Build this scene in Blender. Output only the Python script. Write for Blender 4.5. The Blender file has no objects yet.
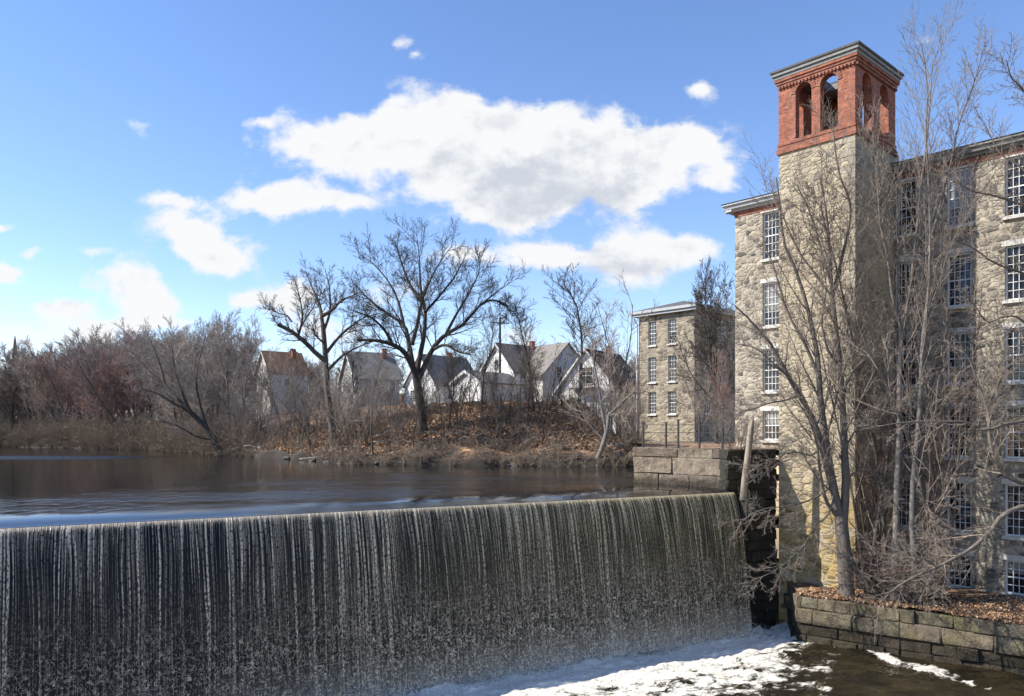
import bpy, bmesh, math, random
import numpy as np
from mathutils import Vector, Matrix

R = math.radians
F, CX, HY = 785.0, 512.0, 430.0      # focal length in pixels, centre column, horizon row of the photograph
scene = bpy.context.scene
C = scene.collection

# ------------------------------------------------------------------ camera, light, exposure
cam = bpy.data.cameras.new('camera'); camo = bpy.data.objects.new('camera', cam); C.objects.link(camo)
camo.location = (0, 0, 0); camo.rotation_euler = (R(90), 0, 0)
cam.sensor_width = 36; cam.lens = F / 1024 * 36; cam.shift_y = (HY - 348) / 1024
cam.clip_end = 5000; scene.camera = camo
SUN_AZ = (-0.998, -0.056); SUN_EL = 39.0
scene.view_settings.view_transform = 'Standard'; scene.view_settings.look = 'None'
scene.view_settings.exposure = 0.74; scene.view_settings.gamma = 1.0
SKY_STRENGTH = 0.12
sun = bpy.data.lights.new('sun', 'SUN'); sun.energy = 4.9; sun.angle = R(0.5); sun.color = (1.0, 0.95, 0.87)
so = bpy.data.objects.new('sun', sun); C.objects.link(so)
sd = Vector((SUN_AZ[0] * math.cos(R(SUN_EL)), SUN_AZ[1] * math.cos(R(SUN_EL)), math.sin(R(SUN_EL)))).normalized()
so.rotation_euler = sd.to_track_quat('Z', 'Y').to_euler()


class NT:
    """small helper for writing node trees"""
    def __init__(s, tree):
        s.t = tree; s.n = tree.nodes; s.l = tree.links
    def link(s, a, b): s.l.new(a, b)
    def put(s, sock, v):
        if hasattr(v, 'is_linked') or isinstance(v, bpy.types.NodeSocket): s.l.new(v, sock)
        else: sock.default_value = v
    def math(s, op, a, b=None, c=None, clamp=False):
        m = s.n.new('ShaderNodeMath'); m.operation = op; m.use_clamp = clamp
        s.put(m.inputs[0], a)
        if b is not None: s.put(m.inputs[1], b)
        if c is not None: s.put(m.inputs[2], c)
        return m.outputs[0]
    def smooth(s, v, a, b, lo=0.0, hi=1.0):
        m = s.n.new('ShaderNodeMapRange'); m.interpolation_type = 'SMOOTHSTEP'
        s.put(m.inputs[0], v); m.inputs[1].default_value = a; m.inputs[2].default_value = b
        m.inputs[3].default_value = lo; m.inputs[4].default_value = hi
        return m.outputs[0]
    def comb(s, x, y, z):
        m = s.n.new('ShaderNodeCombineXYZ')
        for i, v in enumerate((x, y, z)): s.put(m.inputs[i], v)
        return m.outputs[0]
    def sep(s, v):
        m = s.n.new('ShaderNodeSeparateXYZ'); s.l.new(v, m.inputs[0]); return m.outputs
    def noise(s, vec, scale=5, detail=3, rough=0.5, dist=0.0, out=0):
        m = s.n.new('ShaderNodeTexNoise')
        if vec is not None: s.l.new(vec, m.inputs['Vector'])
        m.inputs['Scale'].default_value = scale; m.inputs['Detail'].default_value = detail
        m.inputs['Roughness'].default_value = rough; m.inputs['Distortion'].default_value = dist
        return m.outputs[out]
    def voro(s, vec, scale=5, feature='F1', out='Distance', rnd=1.0):
        m = s.n.new('ShaderNodeTexVoronoi'); m.feature = feature
        if vec is not None: s.l.new(vec, m.inputs['Vector'])
        m.inputs['Scale'].default_value = scale; m.inputs['Randomness'].default_value = rnd
        return m.outputs[out]
    def ramp(s, fac, stops, interp='LINEAR'):
        m = s.n.new('ShaderNodeValToRGB'); s.l.new(fac, m.inputs[0]); cr = m.color_ramp; cr.interpolation = interp
        while len(cr.elements) < len(stops): cr.elements.new(0.5)
        for e, (p, c) in zip(cr.elements, stops):
            e.position = p; e.color = (*c, 1) if len(c) == 3 else c
        return m.outputs[0]
    def mix(s, fac, a, b, mode='MIX'):
        m = s.n.new('ShaderNodeMix'); m.data_type = 'RGBA'; m.blend_type = mode
        s.put(m.inputs[0], fac)
        for i, v in ((6, a), (7, b)):
            if isinstance(v, tuple): m.inputs[i].default_value = (*v, 1) if len(v) == 3 else v
            else: s.l.new(v, m.inputs[i])
        return m.outputs[2]
    def scalev(s, vec, sx, sy, sz, loc=(0, 0, 0)):
        m = s.n.new('ShaderNodeMapping'); s.l.new(vec, m.inputs[0])
        m.inputs['Scale'].default_value = (sx, sy, sz); m.inputs['Location'].default_value = loc
        return m.outputs[0]
    def bump(s, h, strength=0.5, dist=0.05, normal=None):
        m = s.n.new('ShaderNodeBump'); s.l.new(h, m.inputs['Height'])
        s.put(m.inputs['Strength'], strength); m.inputs['Distance'].default_value = dist
        if normal is not None: s.l.new(normal, m.inputs['Normal'])
        return m.outputs[0]


# ------------------------------------------------------------------ sky with clouds (by direction, infinitely far)
world = bpy.data.worlds.new('World'); scene.world = world; world.use_nodes = True
wt = NT(world.node_tree); world.node_tree.nodes.clear()
sky = wt.n.new('ShaderNodeTexSky'); sky.sky_type = 'NISHITA'; sky.sun_disc = False
sky.sun_elevation = R(SUN_EL); sky.sun_rotation = math.atan2(SUN_AZ[0], SUN_AZ[1]) % (2 * math.pi)
sky.altitude = 0; sky.air_density = 1.0; sky.dust_density = 0.0; sky.ozone_density = 2.5
tc = wt.n.new('ShaderNodeTexCoord')
dx, dy, dz = wt.sep(tc.outputs['Generated'])
dyc = wt.math('MAXIMUM', dy, 0.08)
ga = wt.math('DIVIDE', dx, dyc); gb = wt.math('DIVIDE', dz, dyc)
gv = wt.comb(ga, gb, 0.0)
wn = wt.noise(gv, 5.0, 5, 0.6, 0, 1)
wv = wt.n.new('ShaderNodeVectorMath'); wv.operation = 'MULTIPLY_ADD'
wt.link(wn, wv.inputs[0]); wv.inputs[1].default_value = (0.13, 0.09, 0); wt.link(gv, wv.inputs[2])
wx, wy, _ = wt.sep(wv.outputs[0])
wx = wt.math('SUBTRACT', wx, 0.065); wy = wt.math('SUBTRACT', wy, 0.045)
CLOUDS = [(310, 150, 52, 26, .9), (385, 135, 78, 30, 1.2), (480, 135, 72, 34, 1.3), (565, 135, 62, 26, 1.1), (450, 172, 66, 28, 1.0), (560, 175, 74, 34, 1.3),
          (500, 212, 46, 18, .8), (625, 165, 45, 28, .8), (676, 142, 40, 20, .75), (710, 186, 30, 13, .62),
          (600, 256, 66, 16, .85), (680, 254, 52, 18, .8), (640, 275, 50, 16, .6), (545, 262, 35, 14, .5),
          (272, 206, 42, 17, .9), (195, 240, 36, 17, .8), (225, 262, 34, 14, .7), (185, 207, 26, 8, .5), (115, 283, 44, 16, 1.0), (100, 322, 56, 11, .9),
          (170, 322, 40, 8, .5), (250, 298, 24, 10, .6), (300, 292, 26, 14, .6), (2, 218, 22, 6, .7), (6, 269, 24, 8, .7), (40, 250, 14, 7, .35), (86, 253, 14, 6, .35),
          (404, 42, 13, 9, .5), (414, 60, 8, 5, .4), (707, 86, 14, 9, .42), (262, 118, 18, 7, .45), (905, 46, 22, 8, .42), (6, 322, 25, 6, .35),
          (150, 125, 14, 10, .25), (60, 300, 30, 8, .5), (150, 305, 30, 10, .6), (30, 335, 40, 7, .5), (330, 205, 22, 9, .4), (720, 168, 22, 12, .5), (470, 262, 40, 12, .5), (380, 300, 40, 12, .4), (-150, 250, 120, 35, 1), (-300, 150, 120, 40, 1), (1200, 230, 90, 30, 1), (1400, 120, 120, 50, 1), (350, 330, 60, 14, .35), (560, 335, 160, 14, .45)]
tot = None
for (px, py, rx, ry, w) in CLOUDS:
    if rx < 50 and w < .95: w *= 1.75
    u = wt.math('MULTIPLY_ADD', wx, F / rx, -(px - CX) / rx); v = wt.math('MULTIPLY_ADD', wy, F / ry, -(HY - py) / ry)
    r2 = wt.math('ADD', wt.math('MULTIPLY', u, u), wt.math('MULTIPLY', v, v))
    g = wt.math('MULTIPLY', wt.math('POWER', 0.42, r2), w)
    tot = g if tot is None else wt.math('ADD', tot, g)
nz = wt.noise(wt.scalev(gv, 1.0, 1.4, 1), 9.0, 12, 0.60, 0.15)
nz2 = wt.noise(wt.scalev(gv, 1.0, 1.4, 1, (.010, -.022, 0)), 9.0, 12, 0.60, 0.15)
dens = wt.math('MULTIPLY_ADD', wt.math('SUBTRACT', nz, 0.5), 3.6, tot)
mask = wt.math('MULTIPLY', wt.smooth(dens, 0.28, 0.95), wt.smooth(tot, 0.03, 0.22))
front = wt.smooth(dy, 0.05, 0.15)
mask = wt.math('MULTIPLY', mask, front)
# the thick middle of the big cloud and the undersides are greyer
u = wt.math('MULTIPLY_ADD', wx, F / 90, -(545 - CX) / 90); v = wt.math('MULTIPLY_ADD', wy, F / 34, -(HY - 192) / 34)
core = wt.math('POWER', 0.4, wt.math('ADD', wt.math('MULTIPLY', u, u), wt.math('MULTIPLY', v, v)))
u = wt.math('MULTIPLY_ADD', wx, F / 90, -(640 - CX) / 90); v = wt.math('MULTIPLY_ADD', wy, F / 16, -(HY - 272) / 16)
core2 = wt.math('POWER', 0.4, wt.math('ADD', wt.math('MULTIPLY', u, u), wt.math('MULTIPLY', v, v)))
grey = wt.math('ADD', core, wt.math('MULTIPLY', core2, .7))
grey = wt.math('ADD', wt.math('MULTIPLY', grey, .8), wt.math('MULTIPLY', wt.math('SUBTRACT', nz2, nz), 3.2))
grey = wt.math('ADD', grey, wt.math('MULTIPLY', wt.smooth(dens, 0.9, 2.4), .22), clamp=True)
ccol = wt.mix(wt.smooth(grey, 0.1, 0.95), (4.75, 4.8, 4.9), (3.2, 3.4, 3.8))
hs = wt.n.new('ShaderNodeHueSaturation'); hs.inputs['Saturation'].default_value = 1.12; hs.inputs['Value'].default_value = 1.15
wt.link(sky.outputs[0], hs.inputs['Color'])
skyc = wt.mix(1.0, hs.outputs[0], (1.03, .93, 1.0), 'MULTIPLY')
col = wt.mix(mask, skyc, ccol)
bg = wt.n.new('ShaderNodeBackground'); wt.link(col, bg.inputs[0]); bg.inputs[1].default_value = SKY_STRENGTH
wo = wt.n.new('ShaderNodeOutputWorld'); wt.link(bg.outputs[0], wo.inputs[0])


# ------------------------------------------------------------------ materials
MATS = {}
def new_mat(name):
    m = bpy.data.materials.new(name); m.use_nodes = True; t = NT(m.node_tree)
    b = m.node_tree.nodes['Principled BSDF']; MATS[name] = m
    return m, t, b

def objc(t): return t.n.new('ShaderNodeTexCoord').outputs['Object']
def worldc(t): return t.n.new('ShaderNodeNewGeometry').outputs['Position']

def stone_mat(name, sx, sz, cols, mortar, mw=0.06, stain=None, bumpd=0.05, warp=0.17, patch=0.0):
    """rubble masonry: horizontal coordinate is x+y of the object so that it runs on both wall directions"""
    m, t, b = new_mat(name)
    x, y, z = t.sep(objc(t))
    h = t.math('ADD', x, y)
    base = t.comb(h, z, 0.0)
    wn = t.noise(base, 4.5, 4, .65, 0, 1)
    w = t.n.new('ShaderNodeVectorMath'); w.operation = 'MULTIPLY_ADD'; t.link(wn, w.inputs[0]); w.inputs[1].default_value = (warp, warp, 0); t.link(base, w.inputs[2])
    v = t.scalev(w.outputs[0], 1 / sx, 1 / sz, 1)
    col = t.voro(v, 1.0, 'F1', 'Color', .8); de = t.voro(v, 1.0, 'DISTANCE_TO_EDGE', 'Distance', .8)
    cr = t.sep(col)
    c = t.ramp(cr[0], cols, 'LINEAR')
    grain = t.noise(base, 14, 5, .65)
    c = t.mix(t.smooth(grain, .25, .75), t.mix(1.0, c, (.62, .60, .57), 'MULTIPLY'), t.mix(1.0, c, (1.25, 1.25, 1.22), 'MULTIPLY'))
    big = t.noise(base, 0.55, 4, .6)
    mwid = t.math('MULTIPLY_ADD', t.noise(base, 1.3, 3), mw * 2.4, -mw * .35)
    mf = t.math('SUBTRACT', 1.0, t.smooth(t.math('SUBTRACT', de, mwid), -0.02, 0.05))
    c = t.mix(mf, c, t.mix(t.noise(base, 25, 3), tuple(q * .7 for q in mortar), mortar))
    if patch: c = t.mix(t.math('MULTIPLY', t.smooth(t.noise(base, .9, 5, .65), .5, .62), patch), c, t.mix(t.noise(base, 20, 4, .7), tuple(q * .75 for q in mortar), mortar))
    c = t.mix(1.0, c, t.ramp(big, [(.3, (.78, .76, .74)), (.7, (1.12, 1.1, 1.06))]), 'MULTIPLY')
    if stain:
        z0, z1, sc = stain
        f = t.math('MULTIPLY', t.smooth(z, z0, z1), t.smooth(t.noise(base, 1.6, 5, .6), .3, .6))
        c = t.mix(f, c, t.mix(1.0, c, sc, 'MULTIPLY'))
    t.link(c, b.inputs['Base Color']); b.inputs['Roughness'].default_value = .95
    hgt = t.math('ADD', t.smooth(de, 0.0, 0.22), t.math('MULTIPLY', grain, .6))
    hgt = t.math('ADD', hgt, t.math('MULTIPLY', cr[1], .7))
    t.link(t.bump(hgt, .75, bumpd), b.inputs['Normal'])
    return m

stone_mat('stone_tower', .50, .24, [(0, (.13, .115, .095)), (.3, (.34, .29, .215)), (.65, (.45, .385, .28)), (.85, (.25, .225, .19)), (1, (.50, .44, .34))], (.50, .43, .31), .10,
          stain=(-.3, -5.0, (.92, .80, .48)), patch=.75)
stone_mat('stone_mill', .46, .23, [(0, (.08, .078, .075)), (.3, (.27, .245, .21)), (.55, (.43, .39, .325)), (.75, (.17, .155, .135)), (1, (.53, .47, .37))], (.45, .40, .32), .045, patch=.35)
stone_mat('quoin_stone', 2.2, 1.4, [(0, (.26, .23, .19)), (.5, (.42, .38, .30)), (1, (.50, .45, .37))], (.42, .38, .30), .0, stain=(-.3, -4.5, (.95, .80, .45)), warp=.3)
stone_mat('stone_wing', .55, .30, [(0, (.13, .11, .09)), (.4, (.30, .26, .20)), (.75, (.42, .37, .29)), (1, (.22, .20, .17))], (.40, .35, .27), .05)

def block_mat(name, c0, c1, c2, moss=None, wet=None):
    m, t, b = new_mat(name)
    p = worldc(t)
    oi = t.n.new('ShaderNodeVertexColor'); oi.layer_name = 'tone'
    n = t.noise(p, 2.2, 8, .72); n2 = t.noise(p, 11, 6, .75)
    c = t.ramp(n, [(.28, c0), (.5, c1), (.72, c2)])
    c = t.mix(1.0, c, t.ramp(n2, [(.2, (.6, .6, .6)), (.8, (1.3, 1.3, 1.3))]), 'MULTIPLY')
    c = t.mix(1.0, c, oi.outputs[0], 'MULTIPLY')
    # run-off streaks
    st = t.noise(t.scalev(p, 5, 5, .35), 1, 5, .7)
    c = t.mix(t.smooth(st, .55, .75), c, t.mix(1.0, c, (.45, .42, .38), 'MULTIPLY'))
    if moss:
        c = t.mix(t.math('MULTIPLY', t.smooth(t.noise(p, 1.1, 6, .7), .50, .66), .6), c, moss)
    if wet:
        _, _, z = t.sep(p)
        c = t.mix(t.smooth(t.math('ADD', z, t.math('MULTIPLY', n, .5)), wet + .3, wet + .7), t.mix(1.0, c, (.3, .28, .25), 'MULTIPLY'), c)
    t.link(c, b.inputs['Base Color']); b.inputs['Roughness'].default_value = .9
    t.link(t.bump(t.math('ADD', n2, t.math('MULTIPLY', n, 2)), 1.0, .12), b.inputs['Normal'])
    return m
block_mat('granite', (.12, .10, .08), (.26, .21, .16), (.38, .32, .25), wet=-2.7)
block_mat('bank_stone', (.06, .05, .035), (.20, .165, .12), (.34, .29, .21), moss=(.17, .15, .055), wet=-8.8)
block_mat('damp_shaded_stone', (.025, .022, .018), (.05, .045, .035), (.08, .07, .05), moss=(.03, .03, .015))  # damp stone, with the shade of the recess put into its dark colour
block_mat('rock', (.09, .08, .07), (.16, .145, .125), (.26, .24, .21))

m, t, b = new_mat('brick')
x, y, z = t.sep(objc(t)); v = t.comb(t.math('ADD', x, y), z, 0.0)
br = t.n.new('ShaderNodeTexBrick'); t.link(v, br.inputs['Vector'])
br.inputs['Scale'].default_value = 1; br.inputs['Brick Width'].default_value = .22; br.inputs['Row Height'].default_value = .075
br.inputs['Mortar Size'].default_value = .010; br.inputs['Color1'].default_value = (.40, .115, .048, 1); br.inputs['Color2'].default_value = (.23, .062, .034, 1)
br.inputs['Mortar'].default_value = (.24, .17, .14, 1)
c = t.mix(1.0, br.outputs[0], t.ramp(t.noise(v, 2.5, 5, .7), [(.3, (.55, .5, .5)), (.7, (1.3, 1.35, 1.35))]), 'MULTIPLY')
c = t.mix(t.math('MULTIPLY', t.smooth(t.noise(v, 4, 6, .8), .54, .66), .6), c, (.42, .33, .28))
t.link(c, b.inputs['Base Color']); b.inputs['Roughness'].default_value = .95
t.link(t.bump(t.math('SUBTRACT', t.noise(v, 18, 3), br.outputs[1]), .8, .02), b.inputs['Normal'])

def plain(name, col, rough=.7, var=.25, scale=6, metal=0, streak=False):
    m, t, b = new_mat(name)
    p = objc(t)
    n = t.noise(t.scalev(p, 1, 1, .25) if streak else p, scale, 6, .65)
    c = t.ramp(n, [(.25, tuple(q * (1 - var) for q in col)), (.75, tuple(min(1, q * (1 + var)) for q in col))])
    t.link(c, b.inputs['Base Color']); b.inputs['Roughness'].default_value = rough; b.inputs['Metallic'].default_value = metal
    t.link(t.bump(n, .3, .02), b.inputs['Normal'])
    return m
plain('white_paint', (.66, .66, .64), .6, .14)
plain('cornice_paint', (.36, .375, .38), .6, .22, streak=True)
plain('cornice_weathered', (.20, .20, .19), .8, .3)
plain('roof_dark', (.09, .085, .08), .9, .35)
plain('gutter', (.20, .20, .19), .7, .25)
plain('black_iron', (.02, .02, .022), .6, .3)
plain('sill_stone', (.55, .53, .48), .9, .2)
plain('wood_dark', (.05, .04, .032), .9, .3)
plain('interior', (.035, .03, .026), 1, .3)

m, t, b = new_mat('window_glass')
p = objc(t)
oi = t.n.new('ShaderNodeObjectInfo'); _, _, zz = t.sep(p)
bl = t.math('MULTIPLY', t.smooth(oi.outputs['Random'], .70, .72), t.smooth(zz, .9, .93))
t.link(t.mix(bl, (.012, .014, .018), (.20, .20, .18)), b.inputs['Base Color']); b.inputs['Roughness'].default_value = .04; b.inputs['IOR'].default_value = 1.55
t.link(t.bump(t.noise(p, 1.6, 2), .25, .04), b.inputs['Normal'])

def siding(name, col):
    m, t, b = new_mat(name)
    p = objc(t); x, y, z = t.sep(p)
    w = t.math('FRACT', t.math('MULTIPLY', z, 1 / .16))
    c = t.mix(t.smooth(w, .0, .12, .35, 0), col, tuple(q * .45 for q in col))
    c = t.mix(1.0, c, t.ramp(t.noise(p, 2, 5, .6), [(.3, (.85, .85, .85)), (.7, (1.1, 1.1, 1.1))]), 'MULTIPLY')
    t.link(c, b.inputs['Base Color']); b.inputs['Roughness'].default_value = .75
    t.link(t.bump(w, .5, .02), b.inputs['Normal'])
siding('siding_white', (.84, .83, .80)); siding('siding_grey', (.36, .355, .34)); siding('siding_cream', (.66, .63, .56))
def shingle(name, col):
    m, t, b = new_mat(name)
    p = objc(t)
    n = t.noise(t.scalev(p, 3, 3, 6), 1.5, 5, .7)
    c = t.ramp(n, [(.25, tuple(q * .65 for q in col)), (.75, tuple(q * 1.3 for q in col))])
    x, y, z = t.sep(p)
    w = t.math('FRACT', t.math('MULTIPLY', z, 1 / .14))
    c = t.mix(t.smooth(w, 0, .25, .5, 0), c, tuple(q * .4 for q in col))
    t.link(c, b.inputs['Base Color']); b.inputs['Roughness'].default_value = .95
shingle('shingle_rust', (.36, .18, .09)); shingle('shingle_brown', (.24, .18, .135)); shingle('shingle_grey', (.21, .19, .165)); shingle('shingle_black', (.05, .05, .052))

def bark(name, col, tip=None):
    m, t, b = new_mat(name)
    p = objc(t)
    n = t.noise(t.scalev(p, 1, 1, .22), 9, 6, .7)
    c = t.ramp(n, [(.25, tuple(q * .5 for q in col)), (.55, col), (.85, tuple(q * 1.6 for q in col))])
    oi = t.n.new('ShaderNodeObjectInfo')
    c = t.mix(1.0, c, t.ramp(oi.outputs['Random'], [(0, (.75, .78, .82)), (1, (1.25, 1.18, 1.1))]), 'MULTIPLY')
    t.link(c, b.inputs['Base Color']); b.inputs['Roughness'].default_value = .95
    t.link(t.bump(t.math('ADD', n, t.math('MULTIPLY', t.noise(t.scalev(p, 1, 1, .18), 26, 4, .7), .6)), 1.0, .05), b.inputs['Normal'])
bark('bark_grey', (.115, .095, .078)); bark('bark_dark', (.062, .052, .045)); bark('bark_pale', (.24, .21, .18)); bark('bark_red', (.20, .11, .09)); bark('twig_grey', (.32, .275, .24))
bark('twig_red', (.30, .21, .185)); bark('twig_pale', (.25, .205, .18)); bark('bark_near', (.165, .14, .118)); bark('twig_near', (.25, .21, .175)); bark('twig_near_red', (.25, .16, .13)); bark('dead_wood', (.27, .235, .19)); bark('brush_bark', (.225, .18, .14))

def litter_mat(name, bright=1.0):
    m, t, b = new_mat(name)
    p = worldc(t)
    n = t.noise(p, 1.1, 6, .7); f = t.voro(p, 7.0, 'F1', 'Color'); fr = t.sep(f); g = t.noise(p, 30, 3, .7)
    q = lambda c: tuple(min(1, k * bright) for k in c)
    leaf = t.ramp(fr[0], [(0, q((.05, .03, .02))), (.3, q((.15, .08, .042))), (.6, q((.31, .16, .075))), (.85, q((.44, .27, .145))), (1, q((.24, .20, .15)))])
    soil = t.ramp(g, [(.3, q((.05, .038, .028))), (.7, q((.13, .10, .075)))])
    c = t.mix(t.smooth(t.noise(p, .8, 7, .75), .44, .56), soil, leaf)
    _, _, zz = t.sep(p)
    c = t.mix(t.smooth(t.math('ADD', zz, t.math('MULTIPLY', n, 1.6)), -1.6, -.6), t.mix(t.noise(p, 12, 5, .7), (.015, .012, .009), (.055, .042, .03)), c) if name == 'leaf_litter' else c
    t.link(c, b.inputs['Base Color']); b.inputs['Roughness'].default_value = 1
    t.link(t.bump(t.math('ADD', t.math('MULTIPLY', fr[1], 1.0), n), 1.0, .12), b.inputs['Normal'])
litter_mat('leaf_litter', 1.25); litter_mat('leaf_litter_near', 1.0)
m, t, b = new_mat('fallen_leaf')
oi = t.n.new('ShaderNodeVertexColor'); oi.layer_name = 'tone'
t.link(oi.outputs[0], b.inputs['Base Color']); b.inputs['Roughness'].default_value = .9

# ------------------------------------------------------------------ mesh helpers
def link(o, parent=None):
    C.objects.link(o)
    if parent is not None: o.parent = parent
    return o

def tag(o, label=None, cat=None, group=None, kind=None):
    if label: o['label'] = label
    if cat: o['category'] = cat
    if group: o['group'] = group
    if kind: o['kind'] = kind
    return o

def empty(name, loc=(0, 0, 0), rz=0.0, label=None, cat=None, group=None):
    o = bpy.data.objects.new(name, None); C.objects.link(o); o.location = loc; o.rotation_euler = (0, 0, rz)
    return tag(o, label, cat, group)

class MB:
    """collects polygons, links them as ONE mesh"""
    def __init__(s): s.v = []; s.f = []; s.tone = []
    def quad(s, *pts):
        i = len(s.v); s.v += [tuple(p) for p in pts]; s.f.append(tuple(range(i, i + len(pts))))
    def box(s, x0, x1, y0, y1, z0, z1, xf=None):
        P = [(x0, y0, z0), (x1, y0, z0), (x1, y1, z0), (x0, y1, z0), (x0, y0, z1), (x1, y0, z1), (x1, y1, z1), (x0, y1, z1)]
        if xf is not None: P = [tuple(xf @ Vector(p)) for p in P]
        i = len(s.v); s.v += P
        s.f += [tuple(i + k for k in f) for f in ((0, 3, 2, 1), (4, 5, 6, 7), (0, 1, 5, 4), (1, 2, 6, 5), (2, 3, 7, 6), (3, 0, 4, 7))]
    def prism(s, prof, a, b, xf):
        """prof: closed list of 2D points; xf(p2, t) -> 3D for t in (a, b)"""
        n = len(prof); i = len(s.v)
        s.v += [tuple(xf(p, a)) for p in prof] + [tuple(xf(p, b)) for p in prof]
        for k in range(n): s.f.append((i + k, i + (k + 1) % n, i + n + (k + 1) % n, i + n + k))
        s.f.append(tuple(i + k for k in reversed(range(n)))); s.f.append(tuple(i + n + k for k in range(n)))
    def tube(s, pts, rads, k=8):
        pts = [Vector(p) for p in pts]; i = len(s.v); ref = Vector((.3, .2, .93))
        for j, p in enumerate(pts):
            d = (pts[min(j + 1, len(pts) - 1)] - pts[max(j - 1, 0)]).normalized()
            a = d.cross(ref if abs(d.dot(ref)) < .95 else Vector((1, 0, 0))).normalized(); bb = d.cross(a)
            for q in range(k):
                w = 2 * math.pi * q / k; s.v.append(tuple(p + (a * math.cos(w) + bb * math.sin(w)) * rads[j]))
        for j in range(len(pts) - 1):
            for q in range(k):
                s.f.append((i + j * k + q, i + j * k + (q + 1) % k, i + (j + 1) * k + (q + 1) % k, i + (j + 1) * k + q))
        s.f.append(tuple(i + q for q in reversed(range(k)))); s.f.append(tuple(i + (len(pts) - 1) * k + q for q in range(k)))
    def build(s, name, mat, parent=None, smooth=False, fix=True):
        me = bpy.data.meshes.new(name); me.from_pydata(s.v, [], s.f)
        if s.tone:
            ca = me.color_attributes.new('tone', 'FLOAT_COLOR', 'POINT')
            ca.data.foreach_set('color', np.array([(a[0], a[1], a[2], 1.0) for a in s.tone], dtype=np.float32).ravel())
        if fix:
            bm = bmesh.new(); bm.from_mesh(me); bmesh.ops.recalc_face_normals(bm, faces=bm.faces); bm.to_mesh(me); bm.free()
        for mm in (mat if isinstance(mat, (list, tuple)) else [mat]): me.materials.append(MATS[mm])
        if smooth: me.polygons.foreach_set('use_smooth', [True] * len(me.polygons))
        me.update()
        return link(bpy.data.objects.new(name, me), parent)

def np_mesh(name, V, Fq, mat, parent=None, smooth=True, uv=None):
    me = bpy.data.meshes.new(name); V = np.ascontiguousarray(V, dtype=np.float32); Fq = np.ascontiguousarray(Fq, dtype=np.int32); k = Fq.shape[1]
    me.vertices.add(len(V)); me.vertices.foreach_set('co', V.ravel())
    me.loops.add(Fq.size); me.loops.foreach_set('vertex_index', Fq.ravel())
    me.polygons.add(len(Fq)); me.polygons.foreach_set('loop_start', np.arange(0, Fq.size, k, dtype=np.int32))
    try: me.polygons.foreach_set('loop_total', np.full(len(Fq), k, dtype=np.int32))
    except Exception: pass
    if uv is not None:
        l = me.uv_layers.new(name='UVMap'); l.data.foreach_set('uv', np.ascontiguousarray(uv[Fq.ravel()], dtype=np.float32).ravel())
    me.materials.append(MATS[mat]); me.update(calc_edges=True)
    if smooth: me.polygons.foreach_set('use_smooth', np.ones(len(Fq), dtype=bool))
    return link(bpy.data.objects.new(name, me), parent)

def grid_faces(nu, nv):
    i = np.arange((nu - 1) * (nv - 1)); a = (i // (nv - 1)) * nv + i % (nv - 1)
    return np.stack([a, a + nv, a + nv + 1, a + 1], 1)

def pxw(px, py, d): return ((px - CX) / F * d, d, (HY - py) / F * d)

def vnoise(x, y, seed=0):
    """smooth value noise on arrays"""
    xi = np.floor(x).astype(np.int64); yi = np.floor(y).astype(np.int64); xf = x - xi; yf = y - yi
    xf = xf * xf * (3 - 2 * xf); yf = yf * yf * (3 - 2 * yf)
    def h(a, b):
        n = (a * 374761393 + b * 668265263 + seed * 1442695041) & 0x7fffffff
        n = ((n ^ (n >> 13)) * 1274126177) & 0x7fffffff
        return ((n ^ (n >> 16)) & 0xffff) / 65535.0
    return (h(xi, yi) * (1 - xf) + h(xi + 1, yi) * xf) * (1 - yf) + (h(xi, yi + 1) * (1 - xf) + h(xi + 1, yi + 1) * xf) * yf
def fbm(x, y, seed=0, o=4):
    s = 0; a = 1; tot = 0
    for k in range(o): s = s + a * vnoise(x * 2 ** k, y * 2 ** k, seed + k); tot += a; a *= .5
    return s / tot

# ------------------------------------------------------------------ water, terrain, dam
Z_POND, Z_RIVER, Z_LEDGE = -2.80, -9.30, -7.40
CR = np.array([10.4, 37.5]); CU = np.array([.883, .470]); CN = np.array([.470, -.883])   # right end of the crest, along it, downstream
def crest(u, q, z): return (CR[0] + CU[0] * u + CN[0] * q, CR[1] + CU[1] * u + CN[1] * q, z)

# pond water
m, t, b = new_mat('pond_water')
p = worldc(t); px_, py_, pz_ = t.sep(p)
b.inputs['Base Color'].default_value = (.008, .009, .009, 1); b.inputs['Roughness'].default_value = .06; b.inputs['IOR'].default_value = 1.33
streak = t.smooth(t.math('ABSOLUTE', t.math('SUBTRACT', py_, t.math('MULTIPLY_ADD', px_, -.02, 79.0))), 6.0, 3.5)   # wind-rippled strip far left
streak = t.math('MULTIPLY', streak, t.smooth(px_, -33, -46))
calm = t.smooth(t.noise(t.scalev(p, .05, .14, 1), 1, 4, .6), .42, .62)
near = t.math('MULTIPLY', t.smooth(px_, -24, -9), t.smooth(py_, 57, 48))
amp = t.math('ADD', t.math('MULTIPLY', streak, 9.0), t.math('MULTIPLY_ADD', t.math('MULTIPLY', calm, near), 1.5, .22))
r1 = t.noise(t.scalev(p, 1.6, 1.0, 1), 1.0, 3, .5); r2 = t.noise(t.scalev(p, 6, 3.5, 1), 1.0, 3, .6)
h = t.math('ADD', r1, t.math('MULTIPLY', r2, .30))
qc = t.math('ADD', t.math('MULTIPLY', t.math('SUBTRACT', px_, float(CR[0])), .470), t.math('MULTIPLY', t.math('SUBTRACT', py_, float(CR[1])), -.883))
amp = t.math('MULTIPLY', amp, t.smooth(qc, -1.2, -4.5, .12, 1.0))
t.link(t.bump(h, t.math('MULTIPLY', amp, .35), .20), b.inputs['Normal'])
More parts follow.
